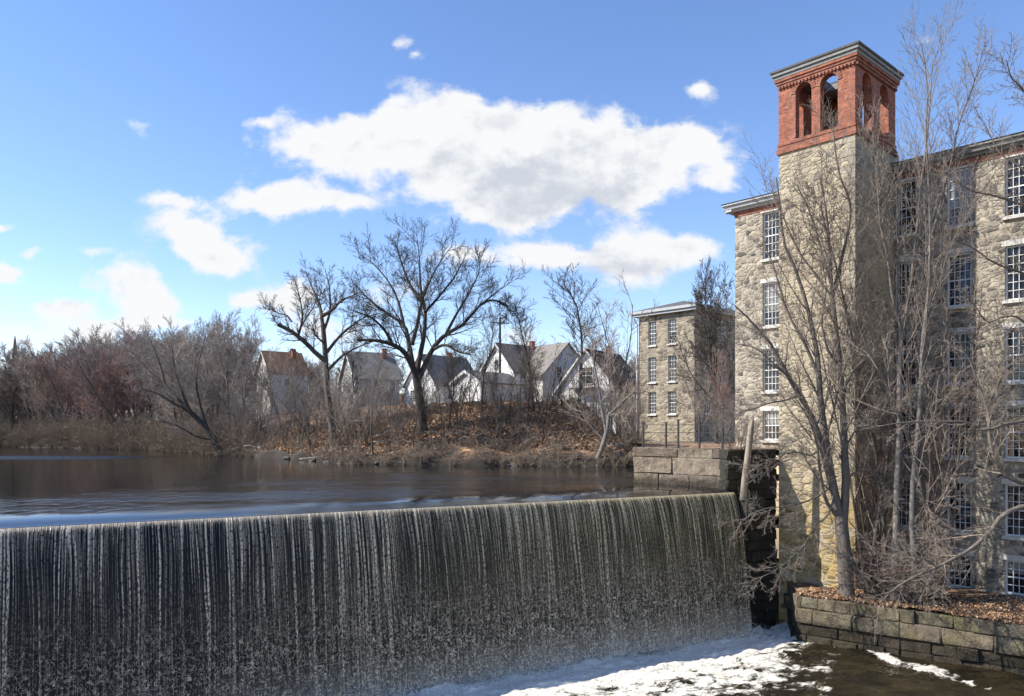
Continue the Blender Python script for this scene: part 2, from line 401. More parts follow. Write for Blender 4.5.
t.link(t.math('ADD', .05, t.math('ADD', t.math('MULTIPLY', streak, .42), t.math('MULTIPLY', t.math('MULTIPLY', calm, near), .16))), b.inputs['Roughness'])

us = np.concatenate([np.linspace(-62, 0.25, 200)]); qs = np.array([0.02, -.12, -.3, -.55, -.9, -1.3, -1.8, -2.4, -3.0])
dip = lambda q: Z_POND - .17 * np.exp(-(np.abs(q) / .95) ** 1.3)
V = []
for u in us:
    for q in qs: V.append(crest(u, q, dip(q)))
F1 = grid_faces(len(us), len(qs)); n1 = len(V)
us2 = np.linspace(-62, 11.5, 60); qs2 = -np.concatenate([[3.0], np.geomspace(4, 190, 60)])
for u in us2:
    for q in qs2:
        uu = u if q > -10 else u - (u < -61) * (abs(q) * 1.3)
        V.append(crest(uu, q, Z_POND))
F2 = grid_faces(len(us2), len(qs2)) + n1
o = np_mesh('pond_water', np.array(V), np.concatenate([F1, F2])[:, ::-1], 'pond_water'); tag(o, kind='structure')

# lower river
m, t, b = new_mat('river_water')
p = worldc(t); x, y, z = t.sep(p)
uu = t.math('ADD', t.math('MULTIPLY', t.math('SUBTRACT', x, float(CR[0])), .883), t.math('MULTIPLY', t.math('SUBTRACT', y, float(CR[1])), .470))
qq = t.math('ADD', t.math('MULTIPLY', t.math('SUBTRACT', x, float(CR[0])), .470), t.math('MULTIPLY', t.math('SUBTRACT', y, float(CR[1])), -.883))
fv = t.comb(uu, qq, 0.0)
wn = t.noise(fv, .7, 4, .6, 0, 1)
w = t.n.new('ShaderNodeVectorMath'); w.operation = 'MULTIPLY_ADD'; t.link(wn, w.inputs[0]); w.inputs[1].default_value = (1.6, 1.6, 0); t.link(fv, w.inputs[2])
n1 = t.noise(t.scalev(w.outputs[0], .55, .9, 1), 1.0, 7, .68)
n2 = t.noise(t.scalev(w.outputs[0], 3.2, 6, 1), 1.0, 5, .75)
prox = t.math('SUBTRACT', t.math('ADD', t.math('MULTIPLY', t.smooth(qq, 13.0, 3.0), .44), t.math('MULTIPLY', t.smooth(qq, 4.5, 1.6), .25)), t.math('MULTIPLY', t.smooth(uu, -4.0, 1.5), t.smooth(qq, 1.5, 5.0, 0, .26)))
tl_ = t.math('ABSOLUTE', t.math('ADD', t.math('MULTIPLY', x, .884), t.math('MULTIPLY_ADD', y, .468, -28.6)))
tong = t.math('MULTIPLY', t.smooth(tl_, .95, .2), t.math('MULTIPLY', t.smooth(x, 14.6, 15.4), t.smooth(x, 18.0, 17.0)))
n3 = t.noise(t.scalev(w.outputs[0], 1.3, 2.6, 1, (3, 7, 0)), 1.0, 5, .7)
fo = t.math('ADD', t.math('ADD', n1, prox), t.math('ADD', t.math('MULTIPLY', tong, .48), t.math('ADD', t.math('MULTIPLY', t.math('SUBTRACT', n2, .5), .5), t.math('MULTIPLY', t.math('SUBTRACT', n3, .5), .7))))
foam = t.smooth(fo, .74, .90)
c = t.mix(foam, t.mix(t.smooth(n1, .4, .6), (.018, .014, .007), (.040, .030, .013)), (.90, .84, .72))
t.link(c, b.inputs['Base Color']); t.link(t.smooth(foam, 0, .6, .08, .75), b.inputs['Roughness']); b.inputs['IOR'].default_value = 1.33
hh = t.math('ADD', t.math('MULTIPLY', t.noise(t.scalev(fv, .8, 1.3, 1), 1.0, 4, .6), 1.0), t.math('MULTIPLY', n2, .45))
t.link(t.bump(hh, 1.0, .34), b.inputs['Normal'])
us = np.linspace(-62, 34, 820); qs = np.concatenate([np.linspace(.2, 14, 240), np.geomspace(14.4, 60, 40)])
U, Q = np.meshgrid(us, qs, indexing='ij')
H = (fbm(U * .9, Q * 1.4, 3, 5) - .5) * (.18 + .45 * np.exp(-(Q - 1.2) / 1.8)) + (fbm(U * 3.2, Q * 4.2, 31, 4) - .5) * (.07 + .28 * np.exp(-(Q - 1.2) / 2.5)) - .30 * np.exp(-np.abs(Q - 1.0) / 2.2)
H = H * np.clip((14 - Q) / 3, 0, 1)
V = np.stack([CR[0] + CU[0] * U + CN[0] * Q, CR[1] + CU[1] * U + CN[1] * Q, Z_RIVER + H], -1).reshape(-1, 3)
o = np_mesh('river_water', V, grid_faces(len(us), len(qs))[:, ::-1], 'river_water'); tag(o, kind='structure')
mb = MB(); mb.quad((-90, -40, Z_RIVER - .6), (90, -40, Z_RIVER - .6), (90, 60, Z_RIVER - .6), (-90, 60, Z_RIVER - .6))
o = mb.build('river', 'river_water', fix=False); tag(o, kind='structure')

# the falling sheet
m, t, b = new_mat('falling_water')
uvn = t.n.new('ShaderNodeTexCoord').outputs['UV']; u, v, _ = t.sep(uvn)
wob = t.noise(t.comb(t.math('MULTIPLY', u, .8), t.math('MULTIPLY', v, .12), 0), 1.0, 2)
u2 = t.math('ADD', u, t.math('MULTIPLY', wob, .5))
jit = t.noise(t.comb(t.math('MULTIPLY', u, 3.0), t.math('MULTIPLY', v, 3.5), 0), 1.0, 4, .6)
u3 = t.math('ADD', u2, t.math('MULTIPLY', t.math('MULTIPLY', jit, t.smooth(v, .8, 5.5)), .22))
def ridge(n, w): return t.smooth(t.math('ABSOLUTE', t.math('SUBTRACT', n, .5)), w, w * .15)
def uvn2(a, bb, c, uu=None): return t.comb(t.math('MULTIPLY', uu if uu is not None else u2, a), t.math('MULTIPLY', v, bb), c)
n_a = t.noise(uvn2(7.0, .035, 0), 1.0, 1, .5); n_b = t.noise(uvn2(13.0, .07, 4), 1.0, 1, .5); n_c = t.noise(uvn2(24.0, .45, 9), 1.0, 2, .6)
bead = t.noise(uvn2(15, 9.0, 7, u3), 1.0, 3, .65); bead2 = t.noise(uvn2(7.0, 2.2, 5, u3), 1.0, 3, .6)
right = t.smooth(u, -27, -4)
big = t.noise(uvn2(.7, .06, 1), 1.0, 3, .6)
lowf = t.smooth(t.math('ADD', v, t.math('MULTIPLY', wob, 2.0)), 2.6, 6.2)
topf = t.smooth(t.math('ADD', v, t.math('MULTIPLY', big, .8)), 1.9, .35)
# crisp filaments
f1 = t.math('MULTIPLY', ridge(n_a, .026), t.smooth(n_c, .20, .50))
f2 = t.math('MULTIPLY', ridge(n_b, .045), t.smooth(t.noise(uvn2(2.6, .12, 2), 1.0, 2), .36, .56))
f3 = t.smooth(n_c, .54, .68)
fil = t.math('MAXIMUM', f1, t.math('MULTIPLY', f2, t.math('MULTIPLY_ADD', right, .45, .40)))
fil = t.math('MAXIMUM', fil, t.math('MULTIPLY', f3, t.math('ADD', t.math('MULTIPLY', right, .50), t.math('ADD', t.math('MULTIPLY', topf, 1.0), t.math('MULTIPLY', t.smooth(big, .45, .7), .22)))))
fil = t.math('MULTIPLY', fil, t.smooth(t.math('SUBTRACT', t.noise(uvn2(18, 9, 6), 1.0, 2, .6), t.math('MULTIPLY', t.smooth(v, .4, 5.0), .12)), .32, .52, .10, 1.0))
# torn lace lower down
l1 = ridge(t.noise(uvn2(6.0, 4.6, 3, u3), 1.0, 1, .5), .036); l2 = ridge(t.noise(uvn2(10.0, 7.0, 8, u3), 1.0, 1, .5), .05)
lacy = t.math('MAXIMUM', t.math('MULTIPLY', l1, t.smooth(bead, .35, .55)), t.math('MULTIPLY', l2, t.smooth(bead2, .42, .62)))
lacy = t.math('MAXIMUM', lacy, t.math('MULTIPLY', t.smooth(bead, .61, .71), t.math('MULTIPLY_ADD', right, .6, .12)))
cover = t.smooth(t.math('ADD', t.math('MULTIPLY', right, .55), t.math('ADD', bead2, t.math('MULTIPLY', lowf, .25))), .50, 1.2)
lacy = t.math('MULTIPLY', lacy, t.math('MULTIPLY', lowf, t.math('MULTIPLY_ADD', cover, .75, .3)))
white = t.math('MAXIMUM', fil, lacy)
white = t.math('MAXIMUM', white, t.math('MULTIPLY', t.smooth(v, .35, .05), .6))
white = t.math('MULTIPLY', white, t.smooth(v, .03, .12))
mist = t.math('MULTIPLY', t.smooth(t.math('ADD', v, t.math('MULTIPLY', wob, 1.2)), 5.6, 7.6), t.smooth(right, 0, 1, .35, .8))
white = t.math('ADD', white, t.math('MULTIPLY', mist, .5), clamp=True)
str_ = t.math('ADD', t.math('MULTIPLY', n_b, .6), t.math('MULTIPLY', n_c, .4))
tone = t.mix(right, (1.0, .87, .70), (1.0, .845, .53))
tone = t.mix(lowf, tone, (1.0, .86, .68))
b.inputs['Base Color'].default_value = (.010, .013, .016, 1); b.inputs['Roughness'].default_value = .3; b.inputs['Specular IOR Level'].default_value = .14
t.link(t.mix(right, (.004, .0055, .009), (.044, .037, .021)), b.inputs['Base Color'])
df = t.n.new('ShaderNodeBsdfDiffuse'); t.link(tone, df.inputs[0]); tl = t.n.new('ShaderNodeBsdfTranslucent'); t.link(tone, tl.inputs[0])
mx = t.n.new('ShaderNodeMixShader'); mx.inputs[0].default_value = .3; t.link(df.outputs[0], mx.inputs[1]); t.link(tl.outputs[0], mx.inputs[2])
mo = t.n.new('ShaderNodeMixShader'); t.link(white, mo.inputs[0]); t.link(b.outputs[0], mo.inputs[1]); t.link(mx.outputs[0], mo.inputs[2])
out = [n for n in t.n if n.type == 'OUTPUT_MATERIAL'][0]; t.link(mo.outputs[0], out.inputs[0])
nb = t.bump(t.math('ADD', str_, t.math('MULTIPLY', white, .35)), .9, .10); t.link(nb, b.inputs['Normal']); t.link(nb, df.inputs['Normal'])

us = np.linspace(-62, .22, 1500); nv = 90
tt = np.linspace(0, 1, nv); Qp = -.04 + 1.36 * tt ** .62; Zp = dip(0.0) - (.12 * np.clip(Qp, 0, 9) + 3.62 * np.clip(Qp, 0, 9) ** 2)
arc = np.concatenate([[0], np.cumsum(np.hypot(np.diff(Qp), np.diff(Zp)))])
U, A = np.meshgrid(us, arc, indexing='ij')
ridge = (fbm(U * 3.2, A * .12, 11, 3) - .5) * (.05 + .05 * A / 6) + (fbm(U * 8, A * .9, 17, 3) - .5) * .055 * np.clip(A / 3, 0, 1)
low = (fbm(U * .35, A * 0, 23, 3) - .5) * .30 * np.clip(A / 2, 0, 1)
Qm = Qp[None, :] + ridge + low
V = np.stack([CR[0] + CU[0] * U + CN[0] * Qm, CR[1] + CU[1] * U + CN[1] * Qm, np.broadcast_to(Zp[None, :], U.shape)], -1).reshape(-1, 3)
uv = np.stack([U.ravel(), A.ravel()], 1)
o = np_mesh('waterfall', V, grid_faces(len(us), nv), 'falling_water', uv=uv); tag(o, kind='structure')

# droplets thrown up where the sheet lands
rng = np.random.default_rng(15); n = 36000
Us = rng.uniform(-30, .3, n); Qs_ = 1.35 + rng.normal(0, .42, n) + np.abs(rng.normal(0, .35, n)); hh_ = rng.exponential(.20, n) * (.5 + 1.0 * fbm(Us * .9, Us * 0, 8, 3))
cc = np.stack([CR[0] + CU[0] * Us + CN[0] * Qs_, CR[1] + CU[1] * Us + CN[1] * Qs_, Z_RIVER - .25 + hh_], 1)
a_ = rng.normal(0, 1, (n, 3)); a_ /= np.linalg.norm(a_, axis=1, keepdims=True); b__ = np.cross(a_, rng.normal(0, 1, (n, 3))); b__ /= np.linalg.norm(b__, axis=1, keepdims=True) + 1e-9
sz = rng.uniform(.006, .022, n)[:, None]
m, t, b = new_mat('spray'); b.inputs['Base Color'].default_value = (.92, .88, .80, 1); b.inputs['Roughness'].default_value = .9
o = np_mesh('spray', np.stack([cc - a_ * sz, cc + b__ * sz, cc + a_ * sz, cc - b__ * sz], 1).reshape(-1, 3), np.arange(4 * n).reshape(-1, 4), 'spray', smooth=False); tag(o, 'fine white spray hanging over the foot of the falls', 'spray', kind='stuff')

# dam body behind the sheet
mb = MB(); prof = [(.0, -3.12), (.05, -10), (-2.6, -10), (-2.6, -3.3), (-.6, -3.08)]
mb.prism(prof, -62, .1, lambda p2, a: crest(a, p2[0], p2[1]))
o = mb.build('stone_dam', 'damp_shaded_stone'); tag(o, 'long low stone dam carrying the river over its crest behind the falling water', 'dam')

# terrain beyond the pond
SHORE = [(-400, 175), (-160, 150), (-86.7, 133), (-50.7, 110), (-38, 96), (-31.6, 88), (-19.7, 73), (-13, 64), (-6, 61.5), (0, 61), (5, 60), (9, 59.5), (10.5, 56), (11, 50), (8.2, 43.4), (7.0, 42.6), (30, 20), (400, 20), (400, 1600), (-400, 1600)]
def inside(X, Y):
    r = np.zeros(X.shape, bool); n = len(SHORE)
    for i in range(n):
        (x1, y1), (x2, y2) = SHORE[i], SHORE[(i + 1) % n]
        c = ((y1 > Y) != (y2 > Y)) & (X < (x2 - x1) * (Y - y1) / ((y2 - y1) + 1e-9) + x1); r ^= c
    return r
def shore_dist(X, Y):
    D = np.full(X.shape, 1e9)
    for i in range(len(SHORE) - 4):
        x1, y1 = SHORE[i]; x2, y2 = SHORE[i + 1]; L = (x2 - x1) ** 2 + (y2 - y1) ** 2
        tt = np.clip(((X - x1) * (x2 - x1) + (Y - y1) * (y2 - y1)) / L, 0, 1)
        D = np.minimum(D, np.hypot(X - x1 - tt * (x2 - x1), Y - y1 - tt * (y2 - y1)))
    return np.where(inside(X, Y), D, -D)
def ground_z(X, Y):
    X = np.asarray(X, float); Y = np.asarray(Y, float); Dg = shore_dist(X, Y)
    Dn = Dg + (fbm(X * .35, Y * .35, 5, 3) - .5) * 2.2 * (Dg > -3)
    steep = np.interp(Dn, [-6, -1, 0, .6, 2.5, 8, 13, 18, 60, 120, 400], [-6.0, -3.6, -2.85, -2.2, -1.5, 1.15, 2.55, 2.75, 3.6, 7, 26])
    flat = np.interp(Dn, [-6, -1, 0, .8, 4, 20, 60, 120, 400], [-6.0, -3.6, -2.85, -2.4, -1.5, -.4, 2.0, 6.5, 26])
    k = np.clip((X + 52) / 20, 0, 1); z = steep * k + flat * (1 - k)
    terr = np.interp(Dn, [-6, -1, 0, .6, 300], [-6, -3.6, -2.85, -1.25, -1.1])
    k2 = np.clip((X - 6.0) / 4.5, 0, 1) * np.clip((95 - Y) / 10, 0, 1); k2 = k2 * k2 * (3 - 2 * k2)
    z = z * (1 - k2) + terr * k2
    return z + (fbm(X * .5, Y * .5, 9, 4) - .5) * .7 * np.clip(Dg / 3, 0, 1) * (1 - k2 * .9)
def warp(a, b, n, c, w):
    s = np.linspace(-1, 1, n); s = np.sign(s) * (abs(s) ** 2.4); return np.where(s < 0, c + s * (c - a), c + s * (b - c))
xs = np.unique(np.concatenate([np.linspace(-95, 25, 420), -95 - np.geomspace(1, 900, 30), 25 + np.geomspace(1, 900, 30)]))
ys = np.unique(np.concatenate([np.linspace(56, 100, 220), np.linspace(100, 160, 80), 160 + np.geomspace(1, 2500, 40), np.linspace(43, 56, 30)]))
X, Y = np.meshgrid(xs, ys, indexing='ij'); Zg = ground_z(X, Y)
hide = (X > 12) & (Y < 56); Zg = np.where(hide, -1.3, Zg)
o = np_mesh('ground', np.stack([X, Y, Zg], -1).reshape(-1, 3), grid_faces(len(xs), len(ys)), 'leaf_litter'); tag(o, kind='structure')

def poly_sheet(name, pts, z, mat, thick=None, jag=0.0, seed=1):
    bm = bmesh.new(); vs = [bm.verts.new((x, y, z)) for x, y in pts]; bm.faces.new(vs)
    bmesh.ops.triangulate(bm, faces=bm.faces)
    for _ in range(6 if jag else 0):
        es = [e for e in bm.edges if e.calc_length() > .5]
        if not es: break
        bmesh.ops.subdivide_edges(bm, edges=es, cuts=1)
        bmesh.ops.triangulate(bm, faces=bm.faces)
    if jag:
        for v in bm.verts:
            v.co.z += (float(fbm(np.array([v.co.x * 1.1]), np.array([v.co.y * 1.1]), seed, 4)[0]) - .45) * jag
    bmesh.ops.recalc_face_normals(bm, faces=bm.faces)
    me = bpy.data.meshes.new(name); bm.to_mesh(me); bm.free(); me.materials.append(MATS[mat])
    me.polygons.foreach_set('use_smooth', [True] * len(me.polygons))
    return link(bpy.data.objects.new(name, me))
TERR = [(6.75, 42.1), (10.55, 38.2), (10.6, 37.8), (13.05, 39.0), (16.6, 42.4), (12.6, 46.4), (16, 62), (9, 62), (10.9, 50), (8.3, 43.6)]
o = poly_sheet('terrace_ground', TERR, -.98, 'leaf_litter', jag=.10); tag(o, kind='structure')
LEDGE = [(12.9, 35.4), (16.2, 32.75), (19.7, 29.95), (26.5, 24.4), (40, 13.6), (60, 13.6), (60, 40), (20, 45), (13.5, 39.0)]
o = poly_sheet('riverside_ground', LEDGE, Z_LEDGE, 'leaf_litter_near', jag=.28, seed=7); tag(o, kind='structure')
# the land the mill stands on
mb = MB(); mb.prism([(13.4, 39.2), (60, 13), (60, 200), (12, 62), (12.6, 46.4)], -12, -1.35, lambda p2, a: (p2[0], p2[1], a if (a < -5) else a))
# keep that mass behind the facades only
MILL_ROT = math.atan2(-.741, .672)

# ------------------------------------------------------------------ squared stone walls
def masonry(name, pts, z0, courses, lens, mat, jit=.05, thick=.5, seed=3, parent=None, gap=.012):
    rng = random.Random(seed); mb = MB()
    for a, bb in zip(pts[:-1], pts[1:]):
        a = Vector((*a, 0)); bb = Vector((*bb, 0)); d = (bb - a); L = d.length; d.normalize(); n = Vector((d.y, -d.x, 0))
        z = z0
        for ch in courses:
            x = -rng.random() * .2
            while x < L - .05:
                l = rng.uniform(*lens) * rng.choice((.7, 1, 1, 1.3)); x1 = min(x + l, L)
                if L - x1 < lens[0] * .4: x1 = L
                xa = max(x, 0)
                pr = rng.uniform(-jit, jit); tone = rng.uniform(.65, 1.25); tn = (tone * rng.uniform(.95, 1.08), tone, tone * rng.uniform(.88, 1.0))
                e = .035; tilt = rng.uniform(-.03, .03)
                i = len(mb.v)
                for (dd, off, zz, k) in ((xa + gap, -thick, z + gap, 0), (x1 - gap, -thick, z + gap, 0), (x1 - gap, -thick, z + ch - gap, 0), (xa + gap, -thick, z + ch - gap, 0),
                                         (xa + gap, pr - e, z + gap, 0), (x1 - gap, pr - e, z + gap, 0), (x1 - gap, pr - e, z + ch - gap, 0), (xa + gap, pr - e, z + ch - gap, 0),
                                         (xa + gap + e, pr + tilt, z + gap + e, 1), (x1 - gap - e, pr - tilt, z + gap + e, 1), (x1 - gap - e, pr + tilt, z + ch - gap - e, 1), (xa + gap + e, pr - tilt, z + ch - gap - e, 1)):
                    jx = rng.uniform(-.03, .03); p = a + d * (dd + jx) + n * (off + rng.uniform(-.03, .03)); mb.v.append((p.x, p.y, zz + rng.uniform(-.022, .022))); mb.tone.append(tn)
                for f in ((0, 1, 5, 4), (1, 2, 6, 5), (2, 3, 7, 6), (3, 0, 4, 7), (4, 5, 9, 8), (5, 6, 10, 9), (6, 7, 11, 10), (7, 4, 8, 11), (8, 9, 10, 11), (3, 2, 1, 0)):
                    mb.f.append(tuple(i + k for k in f))
                x = x1
            z += ch
        # dark backing behind the joints
        i = len(mb.v); p = [a - n * .12, bb - n * .12]
        for q, zz in ((p[0], z0), (p[1], z0), (p[1], z - .03), (p[0], z - .03)): mb.v.append((q.x, q.y, zz)); mb.tone.append((.22, .2, .18))
        mb.f.append((i, i + 1, i + 2, i + 3))
    return mb.build(name, mat, parent)

o = masonry('granite_wall', [(9.6, 46.0), (6.5, 42), (10.55, 37.95)], -3.6, [.55, .80, .84, .49], (1.5, 3.0), 'granite', .07, .9, 5)
o.location.z = 0.0
tag(o, 'wall of huge grey granite blocks rising from the pond at the end of the dam', 'wall')
o = masonry('channel_wall', [(10.30, 37.50), (13.12, 38.86)], -9.9, [.5] * 17 + [.46], (.5, 1.1), 'damp_shaded_stone', .06, .6, 8)
tag(o, 'wet stone abutment wall, darkened for shade, between the falls end and the tower', 'wall')
o = masonry('river_wall', [(13.5, 38.8), (12.8, 35.2), (16.1, 32.55), (19.5, 29.8), (26.4, 24.2), (40, 13.2)], -9.75, [.62, .50, .66, .54], (.6, 1.9), 'bank_stone', .11, .7, 12)
tag(o, 'low mossy block retaining wall along the river below the mill', 'wall')
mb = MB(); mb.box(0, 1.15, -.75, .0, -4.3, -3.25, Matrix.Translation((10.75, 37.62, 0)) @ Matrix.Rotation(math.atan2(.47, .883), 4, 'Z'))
o = mb.build('stone_pier', 'damp_shaded_stone'); tag(o, 'brown stone pier tucked against the right end of the falls', 'pier')
bm = bmesh.new(); bm.from_mesh(o.data); bmesh.ops.bevel(bm, geom=bm.edges[:], offset=.06, segments=2, affect='EDGES'); bm.to_mesh(o.data); bm.free()
ca = o.data.color_attributes.new('tone', 'FLOAT_COLOR', 'POINT'); ca.data.foreach_set('color', [1.0] * (4 * len(o.data.vertices)))

# ------------------------------------------------------------------ the stone mill
def wall_panel(mb, axis, fix, a0, a1, z0, z1, holes, depth, inward):
    """rectangular wall with rectangular openings; axis 'x' or 'y' is the running axis, reveals go `depth` along `inward`"""
    def P(a, z, off=0.0):
        return (a, fix + off * inward, z) if axis == 'x' else (fix + off * inward, a, z)
    As = sorted({a0, a1, *[h[0] for h in holes], *[h[1] for h in holes]}); Zs = sorted({z0, z1, *[h[2] for h in holes], *[h[3] for h in holes]})
    for i in range(len(As) - 1):
        for j in range(len(Zs) - 1):
            ca, cz = (As[i] + As[i + 1]) / 2, (Zs[j] + Zs[j + 1]) / 2
            if any(h[0] < ca < h[1] and h[2] < cz < h[3] for h in holes): continue
            mb.quad(P(As[i], Zs[j]), P(As[i + 1], Zs[j]), P(As[i + 1], Zs[j + 1]), P(As[i], Zs[j + 1]))
    for (h0, h1, k0, k1) in holes:
        for (p, q) in (((h0, k0), (h1, k0)), ((h1, k0), (h1, k1)), ((h1, k1), (h0, k1)), ((h0, k1), (h0, k0))):
            mb.quad(P(*p), P(*q), P(*q, depth), P(*p, depth))

WIN_CACHE = {}
def window_meshes(w, h, cols, rows, mat='white_paint'):
    key = (round(w, 2), round(h, 2), cols, rows, mat)
    if key in WIN_CACHE: return WIN_CACHE[key]
    f = MB(); fr = .075; mu = .028
    f.box(0, fr, -.05, .05, 0, h); f.box(w - fr, w, -.05, .05, 0, h); f.box(fr, w - fr, -.05, .05, h - fr, h); f.box(fr, w - fr, -.05, .05, 0, fr)
    mid = h / 2
    f.box(fr, w - fr, -.03, .03, mid - .03, mid + .03)
    for c in range(1, cols):
        x = fr + (w - 2 * fr) * c / cols; f.box(x - mu / 2, x + mu / 2, -.02, .015, fr, mid - .03); f.box(x - mu / 2, x + mu / 2, -.02, .015, mid + .03, h - fr)
    for half in (0, 1):
        za, zb = (fr, mid - .03) if half == 0 else (mid + .03, h - fr)
        for r in range(1, rows):
            z = za + (zb - za) * r / rows; f.box(fr, w - fr, -.024, .019, z - mu / 2, z + mu / 2)
    a = f.build('window', mat)
    g = MB(); g.quad((fr * .5, .022, fr * .5), (w - fr * .5, .022, fr * .5), (w - fr * .5, .022, h - fr * .5), (fr * .5, .022, h - fr * .5))
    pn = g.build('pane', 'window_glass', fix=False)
    s = MB(); s.box(-.08, w + .08, -.20, .06, -.14, -.004)
    sl = s.build('sill', 'sill_stone')
    for q in (a, pn, sl): C.objects.unlink(q)
    WIN_CACHE[key] = (a.data, pn.data, sl.data)
    for q in (a, pn, sl): bpy.data.objects.remove(q)
    return WIN_CACHE[key]
def add_window(parent, x, y, z, w, h, cols=4, rows=3, rz=0.0, recess=.16, sill=True, mat='white_paint'):
    a, p, s = window_meshes(w, h, cols, rows, mat)
    o = link(bpy.data.objects.new('window', a), parent); o.rotation_euler = (0, 0, rz)
    d = Vector((0, recess, 0)); d.rotate(o.rotation_euler.to_matrix()); o.location = Vector((x, y, z)) + d
    link(bpy.data.objects.new('pane', p), o)
    if sill: q = link(bpy.data.objects.new('sill', s), o); q.location = (0, -recess + .05, 0)
    return o

TX, TY = 15.73, 36.0
mill = empty('stone_mill', (TX, TY, 0), MILL_ROT, 'tall fieldstone mill with white sash windows and a square tower topped by a brick belfry', 'building')
FY = 4.45; ZE = 12.36                      # facade plane, top of the stone
FLOORS = [(9.6, 12.25), (5.83, 8.28), (2.17, 4.57), (-1.27, 1.08), (-4.77, -2.44), (-7.38, -5.86)]
# facade right of the tower
holes = []; wins = []
for k in range(0, 9):
    xc = .48 + 2.42 * k
    for i, (a, bz) in enumerate(FLOORS):
        w = 1.06
        holes.append((xc - w / 2, xc + w / 2, a, bz)); wins.append((xc - w / 2, a, w, bz - a, i))
mb = MB()
wall_panel(mb, 'x', FY, .0, 22.0, -9, ZE, holes, .34, 1)
hl = []
for i, (a, bz) in enumerate(FLOORS[:4]):
    if i == 3: a = -.56
    hl.append((-7.25, -6.22, a, bz)); wins.append((-7.25, a, 1.03, bz - a, i))
wall_panel(mb, 'x', FY, -9.0, -3.78, -1.3, ZE, hl, .34, 1)
wall_panel(mb, 'y', -9.0, FY, FY + 13, -1.6, ZE, [], .3, 1)
mb.quad((22, FY, -9), (22, FY + 13, -9), (22, FY + 13, ZE), (22, FY, ZE))
mb.quad((-9, FY + 13, -9), (22, FY + 13, -9), (22, FY + 13, ZE), (-9, FY + 13, ZE))
mb.build('wall', 'stone_mill', mill, fix=False)
for (x, z, w, h, i) in wins:
    add_window(mill, x, FY, z, w, h, 4, 3 if h > 1.7 else 2)
# pale lintels
for (x, z, w, h, i) in wins:
    mb = MB(); mb.box(x - .12, x + w + .12, FY - .025, FY + .2, z + h + .004, z + h + (.24 if i else .09)); mb.build('lintel', 'sill_stone', mill)
# dark floor slabs and back wall inside
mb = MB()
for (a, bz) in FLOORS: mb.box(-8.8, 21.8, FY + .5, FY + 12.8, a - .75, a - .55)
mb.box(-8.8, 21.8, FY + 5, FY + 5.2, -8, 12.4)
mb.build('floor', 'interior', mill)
# brick frieze, cornice, gutter and roof
mb = MB(); mb.box(-9.03, -3.78, FY - .03, FY + .4, ZE, ZE + .28); mb.box(0, 22.03, FY - .03, FY + .4, ZE, ZE + .28); mb.box(-9.03, -8.7, FY + .4, FY + 13, ZE, ZE + .28); mb.build('frieze', 'brick', mill)
def cornice(x0, x1, mat):
    mb = MB(); prof = [(FY - .02, ZE + .283), (FY - .16, ZE + .283), (FY - .20, ZE + .38), (FY - .38, ZE + .43), (FY - .42, ZE + .58), (FY - .52, ZE + .63), (FY - .52, ZE + .69), (FY + .3, ZE + .72)]
    mb.prism(prof, x0, x1, lambda p2, a: (a, p2[0], p2[1])); return mb.build('cornice', mat, mill)
cornice(-9.55, -3.79, 'cornice_paint'); cornice(.01, 22.5, 'gutter')
mb = MB(); prof = [(FY - .50, ZE + .695), (FY + 6.5, ZE + 1.9), (FY + 13.5, ZE + .695), (FY + 13.5, ZE + .735), (FY + 6.5, ZE + 2.0), (FY - .55, ZE + .755)]
mb.prism(prof, -9.6, 22.5, lambda p2, a: (a, p2[0], p2[1])); mb.build('roof', 'roof_dark', mill)
mb = MB(); mb.box(-9.45, -9.035, FY - .36, FY + 13, ZE + .29, ZE + .685); mb.build('cornice', 'cornice_paint', mill)
# tower shaft
TW, TD = 3.78, FY; ZB = 13.72
mb = MB()
wall_panel(mb, 'x', 0, -TW, 0, -10, ZB, [], .3, 1); wall_panel(mb, 'y', 0, 0, TD + .5, -10, ZB, [], .3, -1)
wall_panel(mb, 'y', -TW, 0, TD + .5, -10, ZB, [], .3, 1); wall_panel(mb, 'x', TD + .5, -TW, 0, 10, ZB, [], .3, -1)
tower = mb.build('tower', 'stone_tower', mill, fix=False)
# quoins on the near corner: slightly proud larger stones
rng = random.Random(4); mb = MB(); z = -7.3; k = 0
while z < ZB - .35:
    h = rng.uniform(.26, .44); a, c_ = (rng.uniform(.55, .8), rng.uniform(.28, .4))[::(1 if k % 2 else -1)]; e_ = .018 + rng.uniform(0, .012)
    mb.box(-a, e_, -e_, c_, z + .012, z + h - .012); k += 1; z += h
mb.build('quoins', 'quoin_stone', tower)
